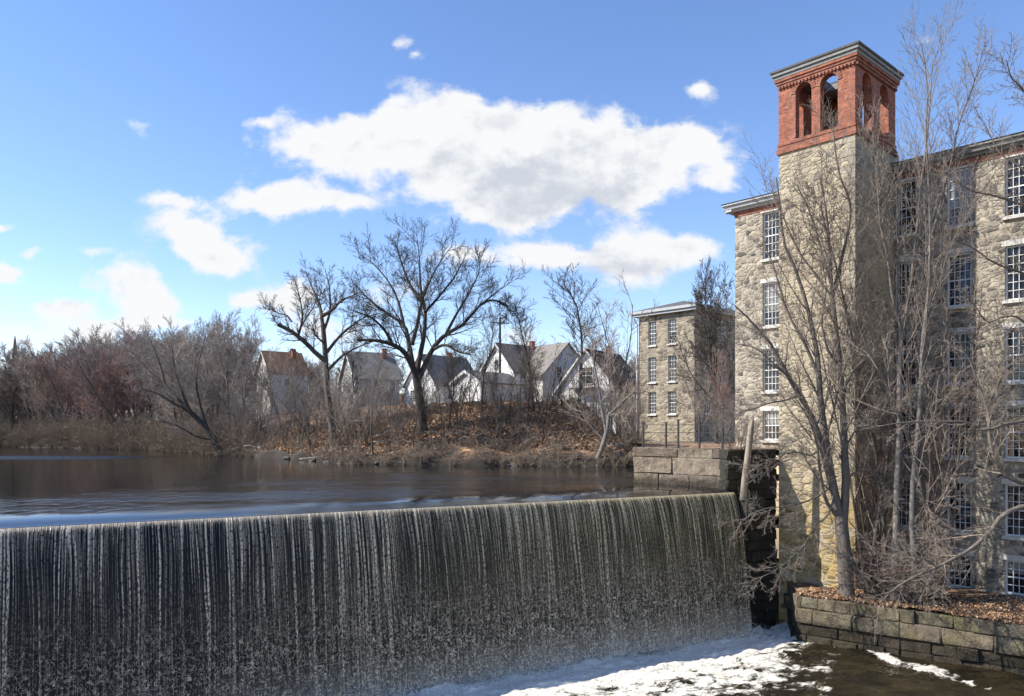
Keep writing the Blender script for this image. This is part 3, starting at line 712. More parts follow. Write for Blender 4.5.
# belfry with arched openings on every side
def arched_wall(mb, axis, fix, a0, a1, z0, z1, arches, th, inward):
    def P(a, z, off=0.0): return (a, fix + off * inward, z) if axis == 'x' else (fix + off * inward, a, z)
    N = 12; edges = [a0]
    for (h0, h1, k0, k1) in arches: edges += [h0, h1]
    edges.append(a1)
    for off in (0.0, th):
        for i in range(0, len(edges) - 1, 2): mb.quad(P(edges[i], z0, off), P(edges[i + 1], z0, off), P(edges[i + 1], z1, off), P(edges[i], z1, off))
        for (h0, h1, k0, k1) in arches:
            r = (h1 - h0) / 2; c = (h0 + h1) / 2; ks = k1 - r
            mb.quad(P(h0, z0, off), P(h1, z0, off), P(h1, k0, off), P(h0, k0, off))
            for n in range(N):
                w0, w1 = math.pi * n / N, math.pi * (n + 1) / N
                xa, xb = c - r * math.cos(w0), c - r * math.cos(w1)
                mb.quad(P(xa, ks + r * math.sin(w0), off), P(xb, ks + r * math.sin(w1), off), P(xb, z1, off), P(xa, z1, off))
    for (h0, h1, k0, k1) in arches:
        r = (h1 - h0) / 2; c = (h0 + h1) / 2; ks = k1 - r
        pts = [(h0, k0), (h0, ks)] + [(c - r * math.cos(math.pi * n / N), ks + r * math.sin(math.pi * n / N)) for n in range(1, N)] + [(h1, ks), (h1, k0), (h0, k0)]
        for p, q in zip(pts[:-1], pts[1:]): mb.quad(P(*p), P(*q), P(*q, th), P(*p, th))
ZT = 17.2
mb = MB()
fa = [(-TW + .88, -TW + 1.70, 14.15, 16.75), (-TW + 2.13, -TW + 2.98, 14.15, 16.75)]
sa = [(.75, 1.75, 14.15, 16.75), (2.65, 3.65, 14.15, 16.75)]
arched_wall(mb, 'x', -.01, -TW - .01, .01, ZB, ZT, fa, .38, 1)
arched_wall(mb, 'x', TD + .01, -TW - .01, .01, ZB, ZT, fa, .38, -1)
arched_wall(mb, 'y', .01, -.01, TD + .01, ZB, ZT, sa, .38, -1)
arched_wall(mb, 'y', -TW - .01, -.01, TD + .01, ZB, ZT, sa, .38, 1)
# projecting string courses and corbel table
for (z0, z1, e) in ((ZB - .14, ZB + .10, .09), (ZB + .10, ZB + .2, .05), (13.98, 14.10, .05), (ZT - .30, ZT - .20, .05), (ZT - .20, ZT - .08, .10), (ZT - .08, ZT + .05, .16)):
    mb.box(-TW - e, e, -e, .1, z0, z1); mb.box(-TW - e, e, TD - .1, TD + e, z0, z1); mb.box(-.1, e, .1, TD - .1, z0, z1); mb.box(-TW - e, -TW + .1, .1, TD - .1, z0, z1)
for k in range(22):
    x = -TW + .06 + k * (TW - .12) / 21; mb.box(x - .05, x + .05, -.12, -.02, ZT - .42, ZT - .30)
for k in range(24):
    y = .06 + k * (TD - .12) / 23; mb.box(.02, .12, y - .05, y + .05, ZT - .42, ZT - .30); 
# arch rings
for (h0, h1, k0, k1) in fa:
    r = (h1 - h0) / 2; c = (h0 + h1) / 2; ks = k1 - r
    for n in range(14):
        w = math.pi * (n + .5) / 14; xf = Matrix.Translation((c - (r + .11) * math.cos(w), -.012, ks + (r + .11) * math.sin(w))) @ Matrix.Rotation(-(math.pi / 2 - w), 4, 'Y')
        mb.box(-.05, .05, -.03, .1, -.11, .11, xf)
belf = mb.build('belfry', 'brick', tower, fix=False)
mb = MB(); mb.box(-TW + .1, -.1, .1, TD - .1, ZB + .15, ZB + .3); mb.build('belfry_floor', 'wood_dark', tower)
HX0, HX1, HY0, HY1 = -2.65, -1.25, .7, 3.0          # the roof of the belfry has lost its boards here
def ring(mb, e, z0, z1):
    mb.box(-TW - e, e, -e, HY0, z0, z1); mb.box(-TW - e, e, HY1, TD + e, z0, z1); mb.box(-TW - e, HX0, HY0, HY1, z0, z1); mb.box(HX1, e, HY0, HY1, z0, z1)
mb = MB(); ring(mb, .18, ZT + .053, ZT + .20); ring(mb, .26, ZT + .203, ZT + .36); mb.build('tower_cornice', 'cornice_weathered', tower)
mb = MB(); ring(mb, .32, ZT + .363, ZT + .46); mb.build('tower_roof', 'roof_dark', tower)
# downpipe beside the tower
mb = MB(); mb.tube([(.22, FY - .12, 12.6), (.22, FY - .12, -7.2)], [.06, .06], 8); mb.build('downpipe', 'gutter', mill)

# ------------------------------------------------------------------ small stone wing upstream
WX, WY = 17.2, 74.0
wing = empty('stone_wing', (WX, WY, 0), MILL_ROT, 'three storey stone building with six white sash windows standing behind the granite wall', 'building')
mb = MB(); WH = 11.3; hw = []
for xc in (-4.95, -2.55):
    for (a, bz) in ((8.35, 10.75), (4.7, 7.2), (1.55, 3.75)): hw.append((xc - .48, xc + .48, a, bz))
wall_panel(mb, 'x', 0, -6.6, 0, -2.5, WH, hw, .3, 1)
hs = []
for yc in (2, 5, 8, 11, 14):
    for (a, bz) in ((8.35, 10.75), (4.7, 7.2), (1.55, 3.75)): hs.append((yc - .55, yc + .55, a, bz))
wall_panel(mb, 'y', 0, 0, 16, -2.5, WH, hs, .3, -1)
wall_panel(mb, 'y', -6.6, 0, 16, -2.5, WH, [], .3, 1); mb.quad((-6.6, 16, -2.5), (0, 16, -2.5), (0, 16, WH), (-6.6, 16, WH))
mb.build('wall', 'stone_wing', wing, fix=False)
for h in hw: add_window(wing, h[0], 0, h[2], .96, h[3] - h[2], 4, 3)
for h in hs: add_window(wing, 0, h[0], h[2], 1.1, h[3] - h[2], 4, 3, rz=R(90))
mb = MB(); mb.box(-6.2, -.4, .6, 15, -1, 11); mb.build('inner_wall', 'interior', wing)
mb = MB(); mb.box(-7.1, .5, -.5, 16.4, WH + .003, WH + .25); mb.box(-7.3, .62, -.66, 16.6, WH + .253, WH + .52); mb.build('cornice', 'cornice_paint', wing)
mb = MB(); z = WH + .523
mb.quad((-7.3, -.66, z), (.62, -.66, z), (-3.3, 3, z + 1.1)); mb.quad((.62, -.66, z), (.62, 16.6, z), (-3.3, 12, z + 1.1), (-3.3, 3, z + 1.1)); mb.quad((.62, 16.6, z), (-7.3, 16.6, z), (-3.3, 12, z + 1.1)); mb.quad((-7.3, 16.6, z), (-7.3, -.66, z), (-3.3, 3, z + 1.1), (-3.3, 12, z + 1.1))
mb.build('roof', 'roof_dark', wing)
mb = MB(); mb.tube([(-6.9, -.5, WH - .1), (-6.75, -.15, WH - .7), (-6.75, -.12, -1.2)], [.09, .09, .09], 8); mb.build('downpipe', 'white_paint', wing)

# ------------------------------------------------------------------ houses on the bank
def gable_house(name, label, px, d, base, rz, w, hw_, rise, L, wall, roof, wins=(), chim=None, over=.3):
    x = (px - CX) / F * d
    o = empty(name, (x, d, base), rz, label, 'house')
    mb = MB(); mb.prism([(-w / 2, -4), (w / 2, -4), (w / 2, hw_), (0, hw_ + rise), (-w / 2, hw_)], 0, L, lambda p2, a: (p2[0], a, p2[1])); mb.build('wall', wall, o)
    k = rise / (w / 2); th = .16
    mb = MB(); e = over
    prof = [(-w / 2 - e, hw_ - e * k + .02), (0, hw_ + rise + .02), (w / 2 + e, hw_ - e * k + .02), (w / 2 + e, hw_ - e * k + th), (0, hw_ + rise + th), (-w / 2 - e, hw_ - e * k + th)]
    mb.prism(prof, -e, L + e, lambda p2, a: (p2[0], a, p2[1])); rf = mb.build('roof', roof, o)
    mb = MB()
    for s in (-1, 1):
        pr = [(s * (w / 2 + e), hw_ - e * k - .14), (0, hw_ + rise - .14), (0, hw_ + rise + th + .02), (s * (w / 2 + e), hw_ - e * k + th + .02)]
        mb.prism(pr, -e - .06, -e - .01, lambda p2, a: (p2[0], a, p2[1]))
    mb.build('bargeboard', 'white_paint', o)
    for (side, a, z, ww, hh) in wins:
        if side == 'f': add_window(o, a - ww / 2, 0, z, ww, hh, 2, 2, recess=-.05, sill=False)
        else: add_window(o, w / 2, a - ww / 2, z, ww, hh, 2, 2, rz=R(90), recess=-.05, sill=False)
    if chim:
        cx_, cy_, ch = chim; mb = MB(); zc = hw_ + rise
        mb.box(cx_ - .27, cx_ + .27, cy_ - .25, cy_ + .25, hw_, zc + ch); mb.box(cx_ - .32, cx_ + .32, cy_ - .3, cy_ + .3, zc + ch + .002, zc + ch + .12); mb.build('chimney', 'brick', rf)
    return o
A = -40
h1 = gable_house('gable_house', 'cream gabled house with a rusty orange roof and brick chimney among bare trees', 263, 112, 5.2, R(-50), 5.0, 3.0, 3.0, 5.6, 'siding_cream', 'shingle_rust', (('f', -1.0, 1.0, .8, 1.3), ('f', 1.0, 1.0, .8, 1.3), ('s', 2.5, 1.0, .8, 1.2)), (.6, 4.3, .3))
h2 = gable_house('gable_house', 'low grey house with a wide dark roof behind the broken-limbed tree', 348, 98, 3.6, R(-62), 6.4, 2.8, 3.3, 5.6, 'siding_grey', 'shingle_grey', (('s', 3, 1.2, .9, 1.3), ('s', 4.6, 1.2, .9, 1.3)), (0.6, 4.5, .5))
h3 = gable_house('gable_house', 'white gabled house just right of the biggest bare tree trunk', 420, 96, 3.2, R(A), 5.4, 2.4, 3.6, 8.0, 'siding_white', 'shingle_grey', (('f', .2, 2.6, .9, 1.3), ('f', -1.3, .5, .8, 1.2), ('s', 2.5, .5, .9, 1.2)), (0.1, 5.0, .5))
h4 = gable_house('garden_garage', 'small white garage with blank gable end at the top of the leafy bank', 466, 80.5, 2.35, R(A), 4.0, 2.5, 1.15, 6.6, 'siding_white', 'shingle_grey', (), None, .22)
h4['category'] = 'garage'
h5 = gable_house('gable_house', 'white house with a brown roof and a large shaded side gable behind the garage', 497, 94, 2.9, R(-48), 6.0, 4.0, 3.4, 7.0, 'siding_white', 'shingle_brown', (('f', 0, 4.3, .8, 1.2),), (0.2, 5.6, .6))
# its cross wing
mb = MB(); mb.prism([(2.0, -1.5), (10.2, -1.5), (10.2, 3.6), (6.1, 7.35), (2.0, 3.6)], 1.0, 6.0, lambda p2, a: (a, p2[0] - .2, p2[1])); mb.build('side_wing', 'siding_cream', h5)
mb = MB(); mb.prism([(1.6, 3.25), (6.1, 7.37), (10.6, 3.25), (10.6, 3.42), (6.1, 7.56), (1.6, 3.42)], 1.0, 6.3, lambda p2, a: (a, p2[0] - .2, p2[1])); mb.build('wing_roof', 'shingle_grey', h5)
add_window(h5, 6.0, 4.0, 3.2, .9, 1.4, 2, 2, rz=R(90), recess=-.05, sill=False)
add_window(h5, 6.0, 6.8, .6, .9, 1.4, 2, 2, rz=R(90), recess=-.05, sill=False)
h6 = gable_house('gable_house', 'steep white gabled house with dark balcony beside the stone wing', 586, 86, 2.1, R(-34), 7.6, 2.2, 4.5, 8.0, 'siding_white', 'shingle_black', (('f', -1.6, .3, .8, 1.3), ('f', 0, 2.9, 1.8, 1.9)), (.2, 5.0, .7))
mb = MB(); mb.box(-1.6, 1.9, -1.1, -.02, 2.35, 2.5)
for k in range(15): x = -1.55 + k * 3.4 / 14; mb.box(x - .025, x + .025, -1.08, -1.03, 2.503, 3.3)
mb.box(-1.6, 1.9, -1.1, -1.0, 3.303, 3.37); mb.box(-1.55, -1.45, -1.08, -.98, -1, 2.347); mb.box(1.75, 1.85, -1.08, -.98, -1, 2.347); mb.build('balcony', 'wood_dark', h6)
h7 = gable_house('gable_house', 'distant white house glimpsed through trunks at the far left edge', 4, 170, 1.6, R(-20), 8, 5, 3, 10, 'siding_white', 'shingle_grey', (('f', -2, 2, .9, 1.4), ('f', 2, 2, .9, 1.4)))
h8 = gable_house('gable_house', 'pale house mostly hidden behind the red twigged maples', 42, 175, 2.2, R(-35), 7, 7, 5, 10, 'siding_white', 'shingle_grey', (('f', 0, 3, .9, 1.4),))
h9 = gable_house('gable_house', 'small white house showing between trees left of the orange roof', 232, 118, 2.6, R(-30), 6, 3.4, 2.4, 8, 'siding_white', 'shingle_brown', (('f', 1, 1.2, .9, 1.4),))
# church
ch = empty('church', (pxw(15, 430, 230)[0], 230, 2), 0, 'distant church with a tall thin dark spire above the left treeline', 'church')
mb = MB(); mb.box(-1.3, 1.3, -1.3, 1.3, -2, 16.5); mb.build('tower', 'siding_grey', ch)
mb = MB(); mb.tube([(0, 0, 16.5), (0, 0, 18), (0, 0, 25.6)], [1.25, 1.05, .08], 8); mb.build('spire', 'shingle_black', ch)
mb = MB(); mb.prism([(-5, -2), (5, -2), (5, 7), (0, 12), (-5, 7)], 1.3, 22, lambda p2, a: (p2[0], a, p2[1])); mb.build('nave', 'siding_grey', ch)

# iron fence on the granite wall
fe = empty('iron_fence', (6.9, 42.15, -.95), math.atan2(-4.1, 4.05), 'thin black iron railing along the top of the granite wall', 'fence')
for i, x in enumerate((.15, 1.6, 2.35, 3.6, 4.9)):
    mb = MB(); mb.box(x - .04, x + .04, .0, .08, 0, 1.3 if i != 2 else 1.45); mb.box(x - .06, x + .06, -.02, .10, 1.3 if i != 2 else 1.45, 1.36 if i != 2 else 1.5); mb.build('post', 'black_iron', fe)
for z in (.35, .8, 1.2):
    mb = MB(); mb.box(.15, 4.9, .025, .055, z, z + .03); mb.build('rail', 'black_iron', fe)

# ------------------------------------------------------------------ bare trees
def norm(a): return a / (np.linalg.norm(a, axis=-1, keepdims=True) + 1e-9)
def walk(start, d, L, r0, n, wander, up, rng, rend=.25):
    N = len(start); P = np.zeros((N, n, 3)); P[:, 0] = start; d = norm(d); step = (L / (n - 1))[:, None]
    bias = rng.normal(0, 1, (N, 3)) * wander * .35
    for i in range(1, n):
        d = norm(d + rng.normal(0, 1, (N, 3)) * wander + bias + np.array([0, 0, up])); P[:, i] = P[:, i - 1] + d * step
    Rr = r0[:, None] * (1 - (1 - rend) * np.linspace(0, 1, n)[None, :] ** .85)
    return P, Rr
def spawn(P, Rr, L, m, tmin, tmax, ang, ratio, n, wander, up, rr, rng, rmin=.008, rend=.25, taperlen=.5, minlen=0.0):
    wander = wander * .75; N, pn, _ = P.shape; gold = 2.399963
    tt = tmin + (tmax - tmin) * (np.arange(m)[None, :] + rng.uniform(0, 1, (N, m))) / m; idx = tt * (pn - 1); i0 = np.clip(idx.astype(int), 0, pn - 2); f = (idx - i0)[..., None]
    ii = np.arange(N)[:, None]
    S = P[ii, i0] * (1 - f) + P[ii, i0 + 1] * f; T = norm(P[ii, i0 + 1] - P[ii, i0]); r = Rr[ii, i0] * (1 - f[..., 0]) + Rr[ii, i0 + 1] * f[..., 0]
    rv = norm(rng.normal(0, 1, (N, 1, 3))); e1 = norm(rv - (rv * T).sum(-1, keepdims=True) * T); e2 = np.cross(T, e1)
    ph = (np.arange(m)[None, :] * gold + rng.uniform(0, 6.28, (N, 1)) + rng.normal(0, .4, (N, m)))[..., None]
    a = np.radians(rng.uniform(ang[0], ang[1], (N, m)))[..., None]
    D = np.cos(a) * T + np.sin(a) * (np.cos(ph) * e1 + np.sin(ph) * e2)
    Lc = np.maximum(L[:, None] * ratio * (1 - taperlen * tt) * rng.uniform(.6, 1.25, (N, m)), minlen)
    rc = np.maximum(r * rr * rng.uniform(.8, 1.1, (N, m)), rmin)
    P2, R2 = walk(S.reshape(-1, 3), D.reshape(-1, 3), Lc.ravel(), rc.ravel(), n, wander, up, rng, rend)
    return P2, np.maximum(R2, rmin * .55), Lc.ravel()
def tubes(batches):
    Vs, Fs = [], []; off = 0
    for P, Rr, k in batches:
        N, n, _ = P.shape
        T = np.empty_like(P); T[:, 1:-1] = P[:, 2:] - P[:, :-2]; T[:, 0] = P[:, 1] - P[:, 0]; T[:, -1] = P[:, -1] - P[:, -2]; T = norm(T)
        ref = np.cross(T[:, 0], T[:, -1] + np.array([.13, .31, .07])); ref = norm(ref)[:, None, :]
        A_ = norm(ref - (ref * T).sum(-1, keepdims=True) * T); B_ = np.cross(T, A_)
        w = 2 * np.pi * np.arange(k) / k
        V = P[:, :, None, :] + Rr[:, :, None, None] * (np.cos(w)[None, None, :, None] * A_[:, :, None, :] + np.sin(w)[None, None, :, None] * B_[:, :, None, :])
        base = off + (np.arange(N) * n * k)[:, None, None]; j = (np.arange(n - 1) * k)[None, :, None]; q = np.arange(k)[None, None, :]; q1 = (q + 1) % k
        f = np.stack([base + j + q, base + j + q1, base + j + k + q1, base + j + k + q], -1).reshape(-1, 4)
        Vs.append(V.reshape(-1, 3)); Fs.append(f); off += N * n * k
    return np.concatenate(Vs), np.concatenate(Fs)

def resample(pts, rads, n):
    pts = np.array(pts, float); d = np.concatenate([[0], np.cumsum(np.linalg.norm(np.diff(pts, axis=0), axis=1))]); L = d[-1]
    # Catmull-Rom
    ext = np.vstack([2 * pts[0] - pts[1], pts, 2 * pts[-1] - pts[-2]]); out = []
    s = np.linspace(0, L, n)
    for q in s:
        i = min(np.searchsorted(d, q, side='right') - 1, len(pts) - 2); f = (q - d[i]) / (d[i + 1] - d[i] + 1e-9)
        p0, p1, p2, p3 = ext[i], ext[i + 1], ext[i + 2], ext[i + 3]
        out.append(.5 * ((2 * p1) + (-p0 + p2) * f + (2 * p0 - 5 * p1 + 4 * p2 - p3) * f ** 2 + (-p0 + 3 * p1 - 3 * p2 + p3) * f ** 3))
    return np.array(out), np.interp(s, np.linspace(0, L, len(rads)), rads), L

def bare_tree(name, root, trunk_b, limb_P, limb_R, limb_L, specs, mats, rng, limbs_in_trunk=False, k0=7):
    """limbs (N,n,3) -> successive levels of spawn(**spec); crown = limbs and everything they carry"""
    batches = [] if limbs_in_trunk else [(limb_P, limb_R, 6)]
    P, Rr, L = limb_P, limb_R, limb_L; allP = []
    for sp in specs:
        sp = dict(sp); k = sp.pop('k', 3); keep = sp.pop('keep', False)
        P2, R2, L2 = spawn(P, Rr, L, rng=rng, **sp); batches.append((P2, R2, k)); P, Rr, L = P2, R2, L2
    V, Fq = tubes(trunk_b); np_mesh('trunk', V, Fq, mats[0], root)
    V, Fq = tubes(batches); np_mesh('crown', V, Fq, mats[1], root)
    return root

def generic_tree(H, seed, style):
    """prototype tree meshes at the origin, height about H"""
    rng = np.random.default_rng(seed)
    if style == 'sparse':
        nstem, r0, lean = 3, .10, .20; ht = H * .80
    elif style == 'round':
        nstem, r0, lean = 1, .24, .06; ht = H * .62
    elif style == 'vase':
        nstem, r0, lean = 2, .17, .22; ht = H * .72
    elif style == 'slender':
        nstem, r0, lean = 1, .14, .05; ht = H * .93
    elif style == 'multi':
        nstem, r0, lean = 4, .10, .30; ht = H * .80
    elif style == 'bush':
        nstem, r0, lean = 9, .026, .55; ht = H * .75
    st = np.zeros((nstem, 3)) + rng.normal(0, .12 if nstem > 1 else 0, (nstem, 3)) * np.array([1, 1, 0]); st[:, 2] = -.3
    a = rng.uniform(0, 6.28) + np.arange(nstem) * 6.28 / nstem
    d = np.stack([np.cos(a) * lean, np.sin(a) * lean, np.ones(nstem)], 1)
    P0, R0 = walk(st, d, np.full(nstem, ht + .3) * rng.uniform(.85, 1.1, nstem), np.full(nstem, r0) * rng.uniform(.8, 1.1, nstem), 12, .07, .03, rng, .22)
    L0 = np.full(nstem, ht)
    if style == 'sparse':
        P1, R1, L1 = spawn(P0, R0, L0, 9, .25, 1.0, (22, 55), .42, 8, .16, .09, .55, rng, .026)
        specs = [dict(m=6, tmin=.2, tmax=1, ang=(22, 55), ratio=.5, n=6, wander=.17, up=.06, rr=.6, rmin=.018),
                 dict(m=5, tmin=.15, tmax=1, ang=(22, 55), ratio=.55, n=4, wander=.17, up=.05, rr=.65, rmin=.013)]
    elif style == 'round':
        P1, R1, L1 = spawn(P0, R0, L0, 18, .26, 1.0, (28, 62), .60, 10, .13, .10, .5, rng, .035)
        specs = [dict(m=9, tmin=.2, tmax=1, ang=(22, 55), ratio=.50, n=7, wander=.16, up=.05, rr=.55, rmin=.024, k=4, minlen=1.0),
                 dict(m=8, tmin=.15, tmax=1, ang=(20, 55), ratio=.55, n=5, wander=.18, up=.04, rr=.6, rmin=.018),
                 dict(m=6, tmin=.15, tmax=1, ang=(20, 50), ratio=.60, n=3, wander=.18, up=.03, rr=.7, rmin=.014)]
    elif style == 'vase':
        P1, R1, L1 = spawn(P0, R0, L0, 16, .18, 1.0, (18, 50), .52, 9, .10, .10, .5, rng, .03)
        specs = [dict(m=9, tmin=.2, tmax=1, ang=(18, 45), ratio=.5, n=6, wander=.14, up=.07, rr=.55, rmin=.022, k=4, minlen=1.0),
                 dict(m=8, tmin=.15, tmax=1, ang=(18, 45), ratio=.55, n=4, wander=.15, up=.05, rr=.6, rmin=.017),
                 dict(m=4, tmin=.15, tmax=1, ang=(18, 45), ratio=.55, n=3, wander=.15, up=.04, rr=.7, rmin=.013)]
    elif style == 'slender':
        P1, R1, L1 = spawn(P0, R0, L0, 30, .36, 1.0, (25, 55), .30, 8, .11, .12, .45, rng, .022)
        specs = [dict(m=9, tmin=.2, tmax=1, ang=(20, 50), ratio=.5, n=5, wander=.15, up=.06, rr=.6, rmin=.015),
                 dict(m=8, tmin=.15, tmax=1, ang=(20, 50), ratio=.55, n=4, wander=.15, up=.05, rr=.65, rmin=.012)]
    elif style == 'multi':
        P1, R1, L1 = spawn(P0, R0, L0, 13, .22, 1.0, (18, 50), .42, 8, .12, .09, .55, rng, .018)
        specs = [dict(m=9, tmin=.2, tmax=1, ang=(18, 50), ratio=.5, n=5, wander=.15, up=.06, rr=.6, rmin=.015),
                 dict(m=8, tmin=.15, tmax=1, ang=(18, 50), ratio=.55, n=4, wander=.15, up=.05, rr=.65, rmin=.012)]
    else:
        P1, R1, L1 = spawn(P0, R0, L0, 9, .15, 1.0, (18, 60), .5, 6, .18, .04, .6, rng, .012)
        specs = [dict(m=7, tmin=.1, tmax=1, ang=(20, 60), ratio=.55, n=4, wander=.12, up=.0, rr=.7, rmin=.007),
                 dict(m=4, tmin=.1, tmax=1, ang=(20, 60), ratio=.55, n=3, wander=.12, up=.0, rr=.7, rmin=.006)]
    tb = [(P0, R0, 7)]; batches = [(P1, R1, 5)]; P, Rr, L = P1, R1, L1
    for sp in specs:
        sp = dict(sp); k = sp.pop('k', 3); P, Rr, L = spawn(P, Rr, L, rng=rng, **sp); batches.append((P, Rr, k))
    top = max(b_[0][..., 2].max() for b_ in batches)
    return tb, batches, top

PROTO = {}
def proto(style, seed, mats):
    key = (style, seed, mats)
    if key not in PROTO:
        tb, bs, top = generic_tree(14.0 if style != 'bush' else 3.0, seed, style)
        V, Fq = tubes(tb); a = np_mesh('trunk', V, Fq, mats[0]); V, Fq = tubes(bs); c = np_mesh('crown', V, Fq, mats[1])
        C.objects.unlink(a); C.objects.unlink(c); PROTO[key] = (a, c, top)
    return PROTO[key]
RND = random.Random(77)
def place_tree(px, d, ytop, style, seed, mats, label, group=None, lean=(0, 0), wide=1.0, z=None, name='bare_tree', cat='tree'):
    a, c, top = proto(style, seed, mats)
    x = (px - CX) / F * d; zb = float(ground_z([x], [d])[0]) if z is None else z
    H = (HY - ytop) / F * d - zb; s = H / top
    o = empty(name, (x, d, zb - .1), 0, label, cat, group)
    o.rotation_euler = (lean[0], lean[1], RND.uniform(0, 6.28)); o.scale = (s * wide, s * wide, s)
    for ch_ in (a, c):
        q = ch_.copy(); C.objects.link(q); q.parent = o
    return o
GREY = ('bark_grey', 'twig_grey'); DARK = ('bark_dark', 'bark_grey'); RED = ('bark_grey', 'twig_red'); PALE = ('bark_pale', 'twig_pale')

# thicket on the far left bank
def shore_depth(px):
    return float(np.interp(px, [-300, 0, 150, 230, 300, 350, 640], [150, 133, 110, 88, 73, 64, 60]))
def top_y(px): return float(np.interp(px, [-100, 0, 40, 75, 95, 130, 160, 230, 262, 300], [352, 355, 352, 338, 346, 330, 324, 320, 332, 352]))
rr = random.Random(5)
for i in range(54):
    px = -60 + 300 * (i + rr.random()) / 54; sdp = shore_depth(px)
    row = i % 3; d = sdp + (3 + rr.random() * 4, 12 + rr.random() * 8, 26 + rr.random() * 18)[row]
    yt = top_y(px) + rr.uniform(-14, 5) + (0 if row else 8)
    red = 62 < px < 150 and row < 2 and rr.random() < .8
    st = rr.choice(('vase', 'multi', 'round', 'vase')); sdv = rr.choice((1, 2))
    if red: place_tree(px, d, yt, 'vase', sdv, RED, 'one of the red twigged maples crowding the far bank left of the leaning tree', 'red twigged maples in the far bank thicket', wide=rr.uniform(1.0, 1.25))
    elif px < 110: place_tree(px, d, yt, st, sdv, GREY, 'one of the distant grey bare trees lining the far left shore', 'grey trees along the far left shore', wide=rr.uniform(.95, 1.25))
    else: place_tree(px, d, yt, st, sdv, GREY, 'one of the grey bare trees crowded together above the leaning tree', 'grey trees in the thicket above the leaning tree', wide=rr.uniform(.9, 1.2))
place_tree(12, 134, 352, 'round', 3, DARK, 'dark bare tree forking low at the far left edge of the pond', wide=1.15)
# behind the houses
for i, px in enumerate((285, 318, 345, 372, 398, 440, 462, 478, 515, 537, 562, 600, 622, 640)):
    place_tree(px, 112 + rr.random() * 22, rr.uniform(348, 372), rr.choice(('round', 'vase')), rr.choice((1, 2)), GREY, 'one of the bare treetops showing behind the roofs of the houses', 'bare trees behind the houses')
for i in range(44):
    px = -60 + 700 * (i + rr.random()) / 44
    place_tree(px, 175 + rr.random() * 45, rr.uniform(352, 376) if px > 260 else rr.uniform(354, 376), rr.choice(('round', 'vase', 'multi')), rr.choice((1, 2)), GREY, 'one of the distant bare trees closing the view far behind the houses and thicket', 'distant treeline', wide=1.5)
# slender trees on the bank, each with its own words
SL = [(482, 71, 300, 'slender', 1, 'slim bare tree rising in front of the white garage', 1.0), (520, 72, 318, 'sparse', 2, 'many-stemmed bare tree between the garage and the brown-roofed house', .9),
      (534, 69, 282, 'slender', 2, 'tall straight thin tree before the shaded side gable', 1.25), (546, 66, 330, 'sparse', 1, 'low branching sapling clump on the bank below the side gable', .8),
      (578, 70, 264, 'slender', 3, 'tall high-crowned tree standing in front of the dark balcony house', 1.35), (592, 68, 330, 'slender', 4, 'thin crooked tree left of the pale leaning branch', 1.1),
      (618, 72, 274, 'sparse', 2, 'spreading dark tree between the balcony house and the stone wing', .95), (630, 66, 350, 'sparse', 3, 'small clump of stems at the foot of the stone wing', .9),
      (455, 68, 352, 'sparse', 3, 'short clump of thin stems right of the biggest trunk', .8), (500, 67, 345, 'sparse', 3, 'twisted short tree growing from the bank below the garage side', .8),
      (392, 71, 372, 'sparse', 1, 'bushy clump of stems left of the biggest trunk', 1.0), (366, 70, 362, 'sparse', 3, 'dark leaning two-stemmed tree in the middle of the bank', 1.1),
      (345, 72, 380, 'sparse', 2, 'grey thicket clump below the broken-limbed tree', 1.1), (300, 77, 356, 'sparse', 1, 'clump of slanting stems on the bank under the orange roof', .7),
      (284, 82, 350, 'sparse', 3, 'group of thin upright stems left of the orange roofed house', .5), (262, 84, 340, 'sparse', 2, 'row-like clump of slim trunks just right of the leaning tree', .55),
      (246, 90, 338, 'sparse', 2, 'bare tree with forked trunk behind the leaning tree base', .9)]
for (px, d, yt, st, sd_, lab, wd) in SL:
    place_tree(px, d, yt, st, sd_, DARK if st in ('slender', 'round') else GREY, lab, wide=wd, lean=(rr.uniform(-.06, .06), rr.uniform(-.08, .08)))
for i in range(52):
    px = 250 + 388 * (i + rr.random()) / 52; d = shore_depth(px) + rr.uniform(1, 16)
    place_tree(px, d, rr.uniform(338, 392), rr.choice(('sparse', 'slender')), rr.choice((5, 6, 7)), rr.choice((GREY, DARK)), 'one of the thin bare saplings scattered over the bank in front of the houses', 'thin saplings on the bank', wide=rr.uniform(.8, 1.2), lean=(rr.uniform(-.12, .12), rr.uniform(-.15, .15)), name='sapling')
for i in range(22):
    px = (236 + 190 * (i + rr.random()) / 15) if i < 15 else (556 + 80 * (i - 15 + rr.random()) / 7); d = shore_depth(px) + rr.uniform(2, 13)
    place_tree(px, d, rr.uniform(366, 400), 'multi', rr.choice((1, 2)), GREY, 'one of the dense grey twiggy clumps growing on the slope below the houses', 'twiggy clumps on the slope', wide=rr.uniform(.8, 1.2), name='bare_shrub', cat='shrub')
# trees between the wing and the mill
place_tree(716, 57, 258, 'round', 1, DARK, 'bare tree with fine grey twigs in the gap between stone wing and mill', wide=.6, z=-1.1)
place_tree(722, 52, 345, 'multi', 3, RED, 'reddish twiggy shrub tree beside the corner of the mill above the granite wall', wide=.8, z=-1.1)
place_tree(700, 60, 330, 'multi', 2, GREY, 'grey multi-stemmed tree before the shaded side of the stone wing', wide=.8, z=-1.1)

